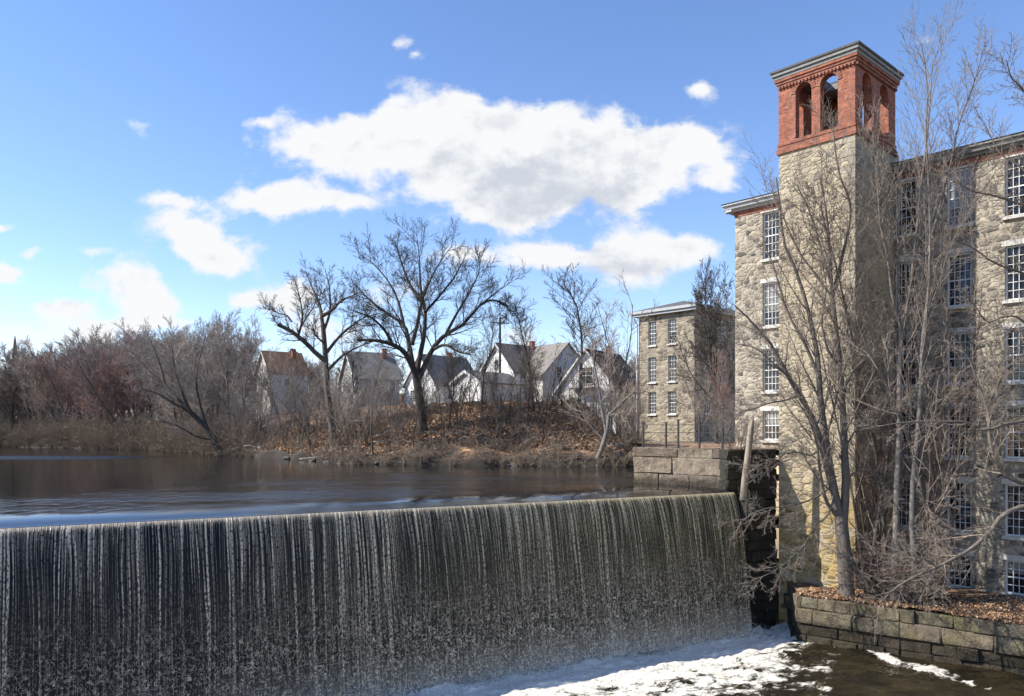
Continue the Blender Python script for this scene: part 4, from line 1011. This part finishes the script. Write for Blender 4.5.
# --- trees whose limbs are drawn one by one
def limb(pix, d, dz=(0, 0), r=(.2, .05), n=12, jit=.0, seed=0):
    rng = np.random.default_rng(seed + int(pix[0][0] * 7 + pix[0][1])); k = len(pix)
    ds = d + np.linspace(dz[0], dz[1], k)
    pts = [pxw(p[0], p[1], q) for p, q in zip(pix, ds)]
    return resample(pts, list(np.linspace(r[0], r[1], 5)), n)
def drawn_tree(name, label, base, trunk, limbs, specs, mats, seed, cat='tree', twig_rmin=None):
    rng = np.random.default_rng(seed); base = Vector(base)
    o = empty(name, base, 0, label, cat)
    def loc(a): return a - np.array(base)[None, :]
    tb = [(loc(p)[None], r[None], 9) for (p, r, L) in trunk]
    n = len(limbs[0][0]); P = np.stack([loc(p) for p, r, L in limbs]); Rr = np.stack([r for p, r, L in limbs]); L = np.array([l for p, r, l in limbs])
    P = P + np.cumsum(rng.normal(0, .02, P.shape), axis=1) * np.linspace(0, 1, n)[None, :, None]
    bare_tree(name, o, tb + [(P, Rr, 7)], P, Rr, L, specs, mats, rng, limbs_in_trunk=True)
    return o

# 1. the biggest tree on the bank
D1 = 67.5
tr = [limb([(424, 458), (423, 440), (421, 410), (418, 388), (416, 376)], D1, (0, 0), (.50, .34), 12)]
lb = [limb([(418, 380), (412, 366), (404, 352), (393, 345), (378, 341), (356, 340)], D1, (0, -3), (.30, .09)),
      limb([(414, 372), (411, 355), (408, 338), (404, 325), (390, 315), (370, 300), (352, 280)], D1, (0, 3), (.26, .025)),
      limb([(416, 376), (420, 355), (424, 335), (425, 310), (421, 290), (420, 265), (418, 240)], D1, (0, 1), (.26, .02)),
      limb([(412, 345), (417, 325), (421, 305), (428, 285), (440, 262), (452, 245)], D1, (0, -2), (.18, .02)),
      limb([(419, 378), (425, 365), (433, 348), (446, 334), (462, 325), (480, 305), (505, 285)], D1, (0, 2.5), (.27, .025)),
      limb([(446, 334), (456, 315), (468, 295), (478, 275), (482, 255)], D1, (1, -1), (.14, .02)),
      limb([(404, 326), (398, 300), (388, 280), (372, 262), (360, 255)], D1, (1, 4), (.14, .02)),
      limb([(421, 300), (410, 285), (402, 265), (396, 245)], D1, (0, 2), (.16, .03)),
      limb([(432, 350), (445, 345), (458, 352), (470, 355)], D1, (0, -3), (.16, .04)),
      limb([(393, 345), (384, 330), (370, 318), (352, 312)], D1, (-1, -4), (.15, .03)),
      limb([(425, 312), (436, 300), (452, 280), (462, 262)], D1, (0, 3), (.14, .03)),
      limb([(480, 305), (492, 300), (505, 305), (512, 315)], D1, (1, 3), (.12, .03))]
SP1 = [dict(m=14, tmin=.22, tmax=1, ang=(22, 55), ratio=.36, n=8, wander=.10, up=.06, rr=.40, rmin=.030, k=4, taperlen=.45, minlen=1.5),
       dict(m=10, tmin=.12, tmax=1, ang=(22, 55), ratio=.50, n=6, wander=.11, up=.04, rr=.5, rmin=.018, k=3, taperlen=.3),
       dict(m=8, tmin=.12, tmax=1, ang=(20, 52), ratio=.52, n=4, wander=.12, up=.03, rr=.6, rmin=.011, k=3),
       dict(m=2, tmin=.3, tmax=1, ang=(20, 50), ratio=.6, n=3, wander=.12, up=.03, rr=.7, rmin=.008, k=3)]
drawn_tree('bare_tree', 'biggest dark bare tree, thick trunk and wide crown on top of the leafy bank', pxw(424, 462, D1), tr, lb, SP1, ('bark_dark', 'bark_dark'), 21)
# 2. the tree with the snapped limb
D2 = 73
tr = [limb([(335, 452), (332, 425), (328, 395), (326, 370), (325, 350), (323, 325)], D2, (0, 0), (.34, .22), 12)]
lb = [limb([(327, 362), (315, 352), (303, 340), (290, 330), (278, 325)], D2, (0, -2), (.24, .17)),
      limb([(298, 337), (302, 320), (300, 300), (296, 285)], D2, (-1, -2), (.12, .03)),
      limb([(298, 333), (306, 318), (314, 305), (318, 290)], D2, (-1, 0), (.10, .03)),
      limb([(292, 322), (286, 315), (276, 312), (268, 305)], D2, (-1, -2), (.08, .02)),
      limb([(323, 328), (321, 312), (318, 300), (311, 285), (305, 270)], D2, (0, 2), (.2, .03)),
      limb([(322, 316), (332, 310), (342, 300), (356, 294)], D2, (0, -2), (.2, .04)),
      limb([(327, 352), (338, 338), (350, 327), (364, 318), (380, 314)], D2, (0, 2), (.17, .025)),
      limb([(324, 330), (330, 312), (330, 290), (326, 270)], D2, (0, 1), (.15, .03)),
      limb([(326, 345), (316, 335), (312, 322)], D2, (0, -2), (.12, .03)),
      limb([(328, 370), (342, 356), (356, 348), (372, 342)], D2, (0, -2), (.16, .03))]
SP2 = [dict(m=12, tmin=.22, tmax=1, ang=(22, 58), ratio=.42, n=7, wander=.11, up=.06, rr=.40, rmin=.026, k=4, taperlen=.45, minlen=1.3),
       dict(m=9, tmin=.12, tmax=1, ang=(22, 55), ratio=.52, n=5, wander=.12, up=.04, rr=.52, rmin=.016, k=3),
       dict(m=9, tmin=.12, tmax=1, ang=(20, 52), ratio=.55, n=4, wander=.12, up=.03, rr=.6, rmin=.010, k=3)]
drawn_tree('bare_tree', 'bare tree with a thick snapped-off limb pointing up to the left', pxw(335, 456, D2), tr, lb, SP2, ('bark_grey', 'bark_grey'), 22)
# 3. the leaning tree
D3 = 89
tr = [limb([(220, 453), (214, 440), (203, 425), (190, 412), (178, 400)], D3, (0, 0), (.42, .24), 12)]
lb = [limb([(178, 400), (165, 385), (150, 372), (135, 355), (122, 345)], D3, (0, 3), (.22, .04)),
      limb([(203, 425), (188, 408), (180, 385), (174, 365), (172, 345)], D3, (0, -2), (.22, .04)),
      limb([(190, 412), (172, 402), (155, 392), (140, 388)], D3, (0, -3), (.18, .04)),
      limb([(209, 433), (200, 405), (196, 380), (200, 355), (205, 335)], D3, (0, 3), (.18, .03)),
      limb([(165, 385), (160, 365), (152, 345), (146, 330)], D3, (0, 2), (.14, .03)),
      limb([(214, 440), (195, 436), (175, 425), (150, 420)], D3, (0, -2), (.14, .03))]
drawn_tree('leaning_tree', 'dark tree leaning far out to the left over the water edge', pxw(221, 456, D3), tr, lb, SP2, ('bark_dark', 'twig_grey'), 23)
# 4. pale leaning branchy tree at the right end of the bank
D4 = 60.5
tr = [limb([(596, 462), (602, 448), (607, 430), (609, 415)], D4, (0, 0), (.22, .14), 12)]
lb = [limb([(609, 415), (620, 404), (631, 394), (640, 383)], D4, (0, -1), (.12, .03)), limb([(606, 432), (602, 410), (598, 385), (594, 360), (592, 335)], D4, (0, 1), (.13, .03)),
      limb([(609, 416), (618, 413), (628, 414)], D4, (0, -1), (.08, .03)), limb([(608, 422), (611, 395), (607, 370), (606, 345)], D4, (0, 2), (.10, .02)),
      limb([(604, 440), (590, 425), (578, 405), (572, 380)], D4, (0, 1), (.09, .02))]
drawn_tree('leaning_tree', 'pale crooked tree leaning right beside the granite wall', pxw(596, 465, D4), tr, lb, SP2, ('bark_pale', 'twig_grey'), 24)

NEAR = ('bark_grey', 'twig_near'); NEAR_RED = ('bark_grey', 'twig_near_red')
# 5. foreground tree before the tower
D5 = 34.6
tr = [limb([(847, 602), (846, 575), (844, 550), (842, 530), (841, 515)], D5, (0, 0), (.36, .27), 12)]
lb = [limb([(842, 532), (836, 500), (828, 470), (821, 440), (812, 415), (800, 395), (786, 368), (772, 343), (754, 322), (738, 306)], D5, (0, -.8), (.20, .03), 16),
      limb([(841, 520), (832, 480), (826, 440), (821, 405), (819, 377), (816, 345), (811, 324), (806, 304), (796, 271), (783, 240), (780, 204), (776, 176)], D5, (0, .3), (.19, .025), 16),
      limb([(843, 525), (846, 490), (845, 449), (843, 400), (841, 368), (839, 336), (835, 300), (833, 270), (832, 236), (828, 204), (823, 180)], D5, (0, -.3), (.20, .025), 16),
      limb([(834, 296), (826, 265), (817, 236), (806, 204), (798, 185)], D5, (-.3, -.8), (.07, .02), 16),
      limb([(835, 302), (819, 279), (800, 253), (785, 221), (776, 200)], D5, (-.3, .3), (.06, .02), 16),
      limb([(835, 285), (845, 245), (850, 208), (839, 178), (832, 150), (829, 125)], D5, (-.3, -1.0), (.07, .02), 16),
      limb([(843, 400), (848, 380), (858, 366), (872, 350), (884, 325)], D5, (0, -.8), (.06, .02), 16),
      limb([(841, 523), (834, 512), (826, 500), (820, 470), (817, 445), (808, 420), (795, 400)], D5, (.1, -1.2), (.10, .02), 16),
      limb([(819, 377), (805, 345), (790, 318), (780, 292), (772, 262), (762, 235)], D5, (.1, .6), (.08, .02), 16),
      limb([(800, 395), (785, 400), (765, 404), (742, 410), (725, 416)], D5, (-.4, -1.5), (.05, .015), 16),
      limb([(812, 415), (796, 385), (775, 365), (756, 350), (740, 345)], D5, (-.4, -1.2), (.06, .015), 16),
      limb([(836, 490), (828, 515), (816, 525), (804, 546), (781, 565), (757, 576)], D5, (-.1, -1.6), (.05, .012), 16),
      limb([(834, 485), (820, 495), (803, 503), (786, 507), (762, 511), (742, 523)], D5, (-.1, -1.4), (.045, .012), 16),
      limb([(826, 440), (812, 455), (795, 452), (775, 458), (752, 470)], D5, (-.1, -1.3), (.05, .012), 16),
      limb([(841, 368), (828, 350), (822, 320), (826, 290), (822, 262)], D5, (-.1, -.9), (.06, .015), 16),
      limb([(845, 449), (856, 430), (870, 424), (890, 408), (905, 405)], D5, (-.1, -1.2), (.05, .012), 16),
      limb([(846, 480), (860, 470), (876, 474), (890, 490), (886, 500)], D5, (-.1, -.8), (.05, .012), 16)]
SP5 = [dict(m=15, tmin=.15, tmax=1, ang=(22, 52), ratio=.27, n=8, wander=.075, up=.05, rr=.40, rmin=.015, k=4, taperlen=.3, minlen=1.3),
       dict(m=9, tmin=.12, tmax=1, ang=(22, 52), ratio=.48, n=5, wander=.08, up=.03, rr=.55, rmin=.0095, k=3, taperlen=.3),
       dict(m=6, tmin=.12, tmax=1, ang=(22, 52), ratio=.50, n=4, wander=.09, up=.02, rr=.65, rmin=.0085, k=3)]
drawn_tree('bare_tree', 'many-stemmed bare tree rooted on the river wall right in front of the stone tower', pxw(847, 600, D5), tr, lb, SP5, ('bark_near', 'twig_near'), 31)
# 6, 7. the two slender stems right of the tower
D6 = 33.6
SP6 = [dict(m=27, tmin=.25, tmax=1, ang=(18, 42), ratio=.24, n=9, wander=.06, up=.07, rr=.38, rmin=.015, k=4, taperlen=.4, minlen=1.3),
       dict(m=8, tmin=.15, tmax=1, ang=(20, 45), ratio=.46, n=5, wander=.08, up=.05, rr=.55, rmin=.0095, k=3, taperlen=.3),
       dict(m=4, tmin=.12, tmax=1, ang=(20, 48), ratio=.48, n=4, wander=.09, up=.03, rr=.65, rmin=.0085, k=3)]
tr = [limb([(894, 600), (895, 560), (896, 520), (897, 480)], D6, (0, 0), (.15, .12), 12)]
lb = [limb([(897, 482), (899, 440), (899, 380), (901, 330), (906, 305), (912, 270), (916, 220), (922, 160), (928, 110), (930, 60)], D6, (0, .3), (.12, .02), 18),
      limb([(901, 330), (893, 300), (888, 260), (880, 215), (878, 170), (872, 120)], D6, (0, -.6), (.06, .015), 18)]
drawn_tree('slender_tree', 'pale slender trunk nearest the shaded side of the tower', pxw(894, 602, D6), tr, lb, SP6, ('bark_pale', 'twig_near'), 32)
tr = [limb([(915, 600), (914, 560), (912, 520), (913, 480)], D6 - .4, (0, 0), (.13, .105), 12)]
lb = [limb([(913, 482), (917, 440), (920, 400), (922, 340), (926, 305), (928, 260), (927, 200), (922, 140), (924, 90), (918, 45)], D6 - .4, (0, -.5), (.105, .018), 18),
      limb([(927, 255), (938, 215), (950, 170), (960, 125), (975, 85), (985, 50)], D6 - .4, (0, -1.2), (.055, .014), 18),
      limb([(922, 340), (932, 300), (945, 262), (962, 225), (985, 190), (1000, 170)], D6 - .4, (0, -1.0), (.05, .014), 18),
      limb([(917, 440), (935, 402), (965, 401), (985, 406), (1008, 422)], D6 - .4, (0, -1.2), (.05, .014), 18),
      limb([(913, 485), (925, 500), (931, 525), (934, 545)], D6 - .4, (0, -.8), (.04, .014), 18)]
drawn_tree('slender_tree', 'second pale slender trunk, forking high against the sky above the mill roof', pxw(915, 602, D6 - .4), tr, lb, SP6, ('bark_pale', 'twig_near'), 33)
# 8. tree at the right edge, limbs reaching in
D8 = 30.6
SP8 = [dict(m=15, tmin=.12, tmax=1, ang=(22, 58), ratio=.24, n=8, wander=.09, up=.04, rr=.42, rmin=.014, k=4, taperlen=.3, minlen=1.1),
       dict(m=8, tmin=.12, tmax=1, ang=(22, 58), ratio=.45, n=6, wander=.10, up=.03, rr=.58, rmin=.0095, k=3, taperlen=.3),
       dict(m=5, tmin=.12, tmax=1, ang=(22, 58), ratio=.48, n=4, wander=.10, up=.02, rr=.68, rmin=.0085, k=3)]
tr = [limb([(1031, 622), (1030, 580), (1031, 540), (1033, 505), (1035, 480), (1038, 430), (1040, 360), (1044, 280), (1042, 190), (1045, 100)], D8, (0, 0), (.20, .07), 18)]
lb = [limb([(1032, 505), (1015, 509), (1000, 518), (990, 532), (970, 550), (938, 568), (915, 578), (896, 590), (880, 606)], D8, (0, -.5), (.11, .02), 16),
      limb([(1034, 485), (1011, 478), (995, 461), (988, 433), (986, 408), (974, 380), (968, 362), (955, 345)], D8, (0, .4), (.12, .02), 16),
      limb([(987, 412), (996, 390), (1005, 370), (1025, 352)], D8, (.3, 0), (.05, .015), 16),
      limb([(1038, 418), (1005, 425), (985, 431), (967, 423), (933, 422), (896, 424), (868, 430)], D8, (0, -1), (.07, .015), 16),
      limb([(1042, 280), (1020, 272), (993, 262), (972, 246), (955, 240)], D8, (0, -.5), (.06, .015), 16),
      limb([(1042, 210), (1015, 202), (995, 195), (975, 190), (960, 180)], D8, (0, -.8), (.06, .015), 16),
      limb([(1044, 120), (1030, 100), (1020, 88), (1010, 78), (1004, 62)], D8, (0, -.8), (.06, .015), 16),
      limb([(1042, 190), (1020, 165), (1000, 150), (985, 120)], D8, (0, .6), (.05, .015), 16),
      limb([(1040, 340), (1018, 318), (1000, 318), (985, 322), (965, 300)], D8, (0, -.6), (.05, .015), 16),
      limb([(938, 568), (925, 560), (905, 556), (890, 560)], D8, (-.4, -1), (.03, .012), 16)]
drawn_tree('bare_tree', 'tree at the right edge reaching long low branches across the mill windows', pxw(1031, 622, D8), tr, lb, SP8, ('bark_near', 'twig_near'), 34)
# tangled shrubs on the ledge
place_tree(890, 34.2, 520, 'bush', 5, NEAR, 'dense tangle of pale leafless stems at the foot of the slender trunks', z=Z_LEDGE, wide=1.6, name='bare_shrub', cat='shrub')
place_tree(878, 34.9, 530, 'bush', 6, NEAR_RED, 'low bare shrub between the tower tree and the slender trunks', z=Z_LEDGE, wide=1.4, name='bare_shrub', cat='shrub')
place_tree(912, 32.9, 545, 'bush', 7, NEAR, 'low bare shrub hanging over the river wall edge under the long pale branch', z=Z_LEDGE, wide=1.6, name='bare_shrub', cat='shrub')
place_tree(878, 36.3, 345, 'multi', 4, NEAR_RED, 'reddish twiggy small tree against the shaded side of the tower', z=Z_LEDGE, wide=.62)
place_tree(928, 33.6, 345, 'sparse', 5, NEAR_RED, 'reddish twiggy small tree in front of the shaded mill windows', z=Z_LEDGE, wide=.62)
place_tree(888, 35.6, 150, 'slender', 6, NEAR, 'tall thin grey tree with fine twigs right behind the slender trunks', z=Z_LEDGE, wide=.55)

place_tree(932, 34.0, 270, 'sparse', 8, NEAR, 'bare tree with crossing grey limbs over the shaded windows beside the tower shadow', z=Z_LEDGE, wide=.8)
place_tree(870, 35.4, 235, 'sparse', 9, NEAR, 'bare tree with crossing limbs against the shaded right face of the tower', z=Z_LEDGE, wide=.6)
# dead trunk by the falls
mb = MB(); pts = [pxw(743, 500, 37.25), pxw(745, 480, 37.2), pxw(748, 455, 37.2), pxw(751, 430, 37.2), pxw(751.5, 417, 37.2)]
mb.tube(pts, [.17, .16, .15, .14, .12], 9)
o = mb.build('dead_trunk', 'dead_wood', smooth=True); tag(o, 'pale barkless broken trunk standing on the pier beside the falls', 'dead trunk')

o = place_tree(738, 39.3, 408, 'bush', 8, NEAR, 'pale bare shrub leaning over the end of the granite wall beside the broken trunk', z=-1.0, wide=1.3, name='bare_shrub', cat='shrub')
# utility pole behind the garage
up = empty('utility_pole', (pxw(500, 430, 90)[0], 90, 3.0), R(20), 'grey wooden utility pole standing behind the white garage', 'utility pole')
mb = MB(); mb.tube([(0, 0, -1), (0, 0, 9.9)], [.17, .12], 8); mb.build('pole', 'wood_dark', up)
mb = MB(); mb.box(-1.1, 1.1, -.16, -.10, 9.2, 9.32); mb.build('crossarm', 'wood_dark', up)
# evergreens
m, t, b = new_mat('needles'); p = objc(t)
t.link(t.ramp(t.noise(p, 3, 4, .6), [(.3, (.018, .032, .014)), (.7, (.05, .075, .03))]), b.inputs['Base Color']); b.inputs['Roughness'].default_value = .9
def conifer(px, d, ytop, ybase, w, label, seed):
    rng = np.random.default_rng(seed); x = (px - CX) / F * d; z0 = float(ground_z([x], [d])[0]); H = (HY - ytop) / F * d - z0; zb = (HY - ybase) / F * d - z0
    o = empty('pine_tree', (x, d, z0), 0, label, 'tree')
    mb = MB(); mb.tube([(0, 0, -.3), (0, 0, H * .5), (0, 0, H * .97)], [.25, .16, .03], 8); mb.build('trunk', 'bark_dark', o)
    n = 9000; tz = rng.uniform(0, 1, n) ** 1.3; rad = w * (1 - tz) ** .8 * (.75 + .35 * np.sin(tz * 40 + rng.normal(0, .4, n))) * rng.uniform(.2, 1, n) ** .5; a = rng.uniform(0, 6.28, n)
    c = np.stack([rad * np.cos(a), rad * np.sin(a), zb + tz * (H - zb) - rad * .12], 1)
    dd = np.stack([np.cos(a), np.sin(a), rng.normal(.1, .4, n)], 1) * .32; s = np.cross(dd, rng.normal(0, 1, (n, 3))) * .30
    V = np.stack([c - s, c + dd, c + s, c - dd * .4], 1).reshape(-1, 3); np_mesh('crown', V, np.arange(4 * n).reshape(-1, 4), 'needles', o, smooth=False)
conifer(559, 112, 344, 385, 2.4, 'dark evergreen rising between the side gable and the balcony house', 1)
conifer(293, 120, 350, 372, 2.6, 'dark evergreen top behind the chimney of the orange roofed house', 2)

# ------------------------------------------------------------------ brush, leaves, rocks, fallen branches
def brush(name, n, seed, region, size, mat, stems=5, zf=ground_z, rmin=.010):
    rng = np.random.default_rng(seed); S = []
    while len(S) < n:
        x, y = region(rng); z = float(zf(np.array([x]), np.array([y]))[0])
        S.append((x, y, z - .1))
    S = np.repeat(np.array(S), stems, 0); N = len(S); a = rng.uniform(0, 6.28, N); l = rng.uniform(.1, 1.0, N)
    D = np.stack([np.cos(a) * l, np.sin(a) * l, np.ones(N)], 1); L = rng.uniform(size[0], size[1], N)
    P, Rr = walk(S, D, L, np.full(N, .028), 6, .16, -.01, rng, .3)
    P2, R2, L2 = spawn(P, Rr, L, 5, .15, 1, (20, 60), .55, 5, .18, .0, .6, rng, rmin)
    P3, R3, L3 = spawn(P2, R2, L2, 4, .15, 1, (20, 60), .55, 3, .18, .0, .7, rng, rmin * .85)
    V, Fq = tubes([(P, Rr, 3), (P2, R2, 3), (P3, R3, 3)])
    o = np_mesh(name, V, Fq, mat); tag(o, kind='stuff'); return o
def reg_left(rng):
    px = rng.uniform(-50, 245); d = shore_depth(px) + abs(rng.normal(0, 1)) * 8 - .8; return ((px - CX) / F * d, d)
def reg_bank(rng):
    px = rng.uniform(225, 640); d = shore_depth(px) + rng.uniform(.4, 15) ** 1.0
    return ((px - CX) / F * d, d)
o = brush('undergrowth', 1500, 1, reg_left, (1.6, 4.6), 'brush_bark', 4, rmin=.014); tag(o, 'pale tangled brush filling the far left shore', 'undergrowth')
def reg_shore(rng):
    px = rng.uniform(-50, 250) if rng.uniform() < .87 else rng.uniform(300, 640); return (lambda d: ((px - CX) / F * d, d))(shore_depth(px) + rng.uniform(-1.2, 2.0))
o = brush('undergrowth', 1200, 5, reg_shore, (.5, 1.4), 'brush_bark', 4, zf=lambda x, y: np.maximum(ground_z(x, y), Z_POND)); tag(o, 'low dead twigs and debris along the waterline', 'undergrowth')
o = brush('undergrowth', 260, 2, reg_bank, (.7, 2.8), 'brush_bark', 4); tag(o, 'bare brush scattered over the leafy bank', 'undergrowth')

def leaves(name, n, seed, region, zf, size, label):
    rng = np.random.default_rng(seed); pts = np.array([region(rng) for _ in range(n)]); z = zf(pts[:, 0], pts[:, 1])
    c = np.stack([pts[:, 0], pts[:, 1], z + rng.uniform(.01, .09, n)], 1); a = rng.normal(0, 1, (n, 3)); a[:, 2] *= .45; a = norm(a); b_ = norm(np.cross(a, rng.normal(0, 1, (n, 3)) * np.array([1, 1, .5])))
    s = rng.uniform(size * .6, size * 1.3, n)[:, None]
    V = np.stack([c - a * s, c + b_ * s * .6, c + a * s, c - b_ * s * .6], 1).reshape(-1, 3)
    o = np_mesh(name, V, np.arange(4 * n).reshape(-1, 4), 'fallen_leaf', smooth=False)
    pal = np.array([(.30, .17, .09), (.42, .27, .16), (.20, .11, .06), (.36, .20, .10), (.48, .36, .24), (.14, .08, .05)]); col = pal[rng.integers(0, len(pal), n)] * rng.uniform(.8, 1.2, (n, 1))
    ca = o.data.color_attributes.new('tone', 'FLOAT_COLOR', 'POINT'); ca.data.foreach_set('color', np.repeat(np.concatenate([col, np.ones((n, 1))], 1), 4, 0).astype(np.float32).ravel())
    tag(o, label, 'leaves', kind='stuff')
def reg_ledge(rng):
    a = rng.uniform(0, 1); k = rng.uniform(.0, 1) ** 1.4; x0, y0 = 12.8 + 14 * a, 35.2 - 11.3 * a; return (x0 + .741 * 5.2 * k * (.4 + .6 * min(1, a * 3)) , y0 + .672 * 5.2 * k * (.4 + .6 * min(1, a * 3)) + .05)
leaves('fallen_leaves', 15000, 3, reg_ledge, lambda x, y: Z_LEDGE + (fbm(x * 1.1, y * 1.1, 7, 4) - .45) * .28, .066, 'brown dead leaves covering the ledge below the mill')
leaves('fallen_leaves', 30000, 4, lambda r: (lambda px, d: ((px - CX) / F * d, d))(*(lambda px: (px, shore_depth(px) + r.uniform(1.5, 15)))(r.uniform(235, 640))), ground_z, .15, 'brown dead leaves covering the steep bank')

def rock(x, y, z, s, seed, label, group):
    bm = bmesh.new(); bmesh.ops.create_icosphere(bm, subdivisions=3, radius=1.0); rng = random.Random(seed); off = rng.random() * 50
    from mathutils import noise as mn
    for v in bm.verts:
        k = 1 + .45 * mn.noise(v.co * 1.1 + Vector((off, 0, 0))) + .15 * mn.noise(v.co * 3 + Vector((0, off, 0))); v.co = Vector((v.co.x * k * s[0], v.co.y * k * s[1], v.co.z * k * s[2]))
    me = bpy.data.meshes.new('rock'); bm.to_mesh(me); bm.free(); me.materials.append(MATS['rock'])
    ca = me.color_attributes.new('tone', 'FLOAT_COLOR', 'POINT'); tn = rng.uniform(.6, 1.2); ca.data.foreach_set('color', [tn, tn, tn, 1.0] * len(me.vertices))
    o = bpy.data.objects.new('rock', me); C.objects.link(o); o.location = (x, y, z); o.rotation_euler.z = rng.random() * 6; tag(o, label, 'rock', group)
rg = random.Random(9)
for i in range(46):
    px = rg.uniform(215, 632); d = shore_depth(px) - rg.uniform(-.5, .7); s = rg.uniform(.12, .42) * (1.2 if i % 7 == 0 else .7)
    rock((px - CX) / F * d, d, Z_POND + rg.uniform(-.05, .15), (s * 1.2, s, s * .7), i, 'one of the small grey rocks at the waterline under the leafy bank', 'rocks along the waterline')
for i in range(26):
    px = rg.uniform(240, 640); d = shore_depth(px) + rg.uniform(1, 4); mb = MB()
    x = (px - CX) / F * d; z = float(ground_z([x], [d])[0]); a = rg.uniform(-.5, .5) if i % 3 else rg.uniform(-1.2, 1.2); L = rg.uniform(1.2, 3.6); zz = rg.uniform(-.12, .35)
    pts = [(x + L * k / 5 * math.cos(a) - L / 2, d + .4 * L * k / 5 * math.sin(a) - .6, z + .15 + zz * L * k / 5 + .12 * math.sin(k * 2 + i)) for k in range(6)]
    mb.tube(pts, [.065, .06, .05, .04, .03, .015], 6)
    for q in range(3):
        j = 1 + q; p = Vector(pts[j]); e = p + Vector((rg.uniform(-.8, .8), rg.uniform(-.4, .2), rg.uniform(.2, .9))); mb.tube([p, (p + e) / 2 + Vector((0, 0, .08)), e], [.028, .02, .01], 5)
    o = mb.build('fallen_branch', 'dead_wood' if i % 2 else 'bark_pale', smooth=True); tag(o, 'one of the pale fallen branches lying on the bank just above the waterline', 'branch', 'fallen branches on the bank')
mb = MB(); pts = [pxw(*q) for q in ((300, 459.0, 72), (318, 457.2, 71), (336, 458.5, 68.5), (352, 461.5, 66))]; mb.tube(pts, [.09, .085, .07, .04], 8)
o = mb.build('fallen_log', 'bark_pale', smooth=True); tag(o, 'long pale log lying at the waterline below the broken-limbed tree', 'log')
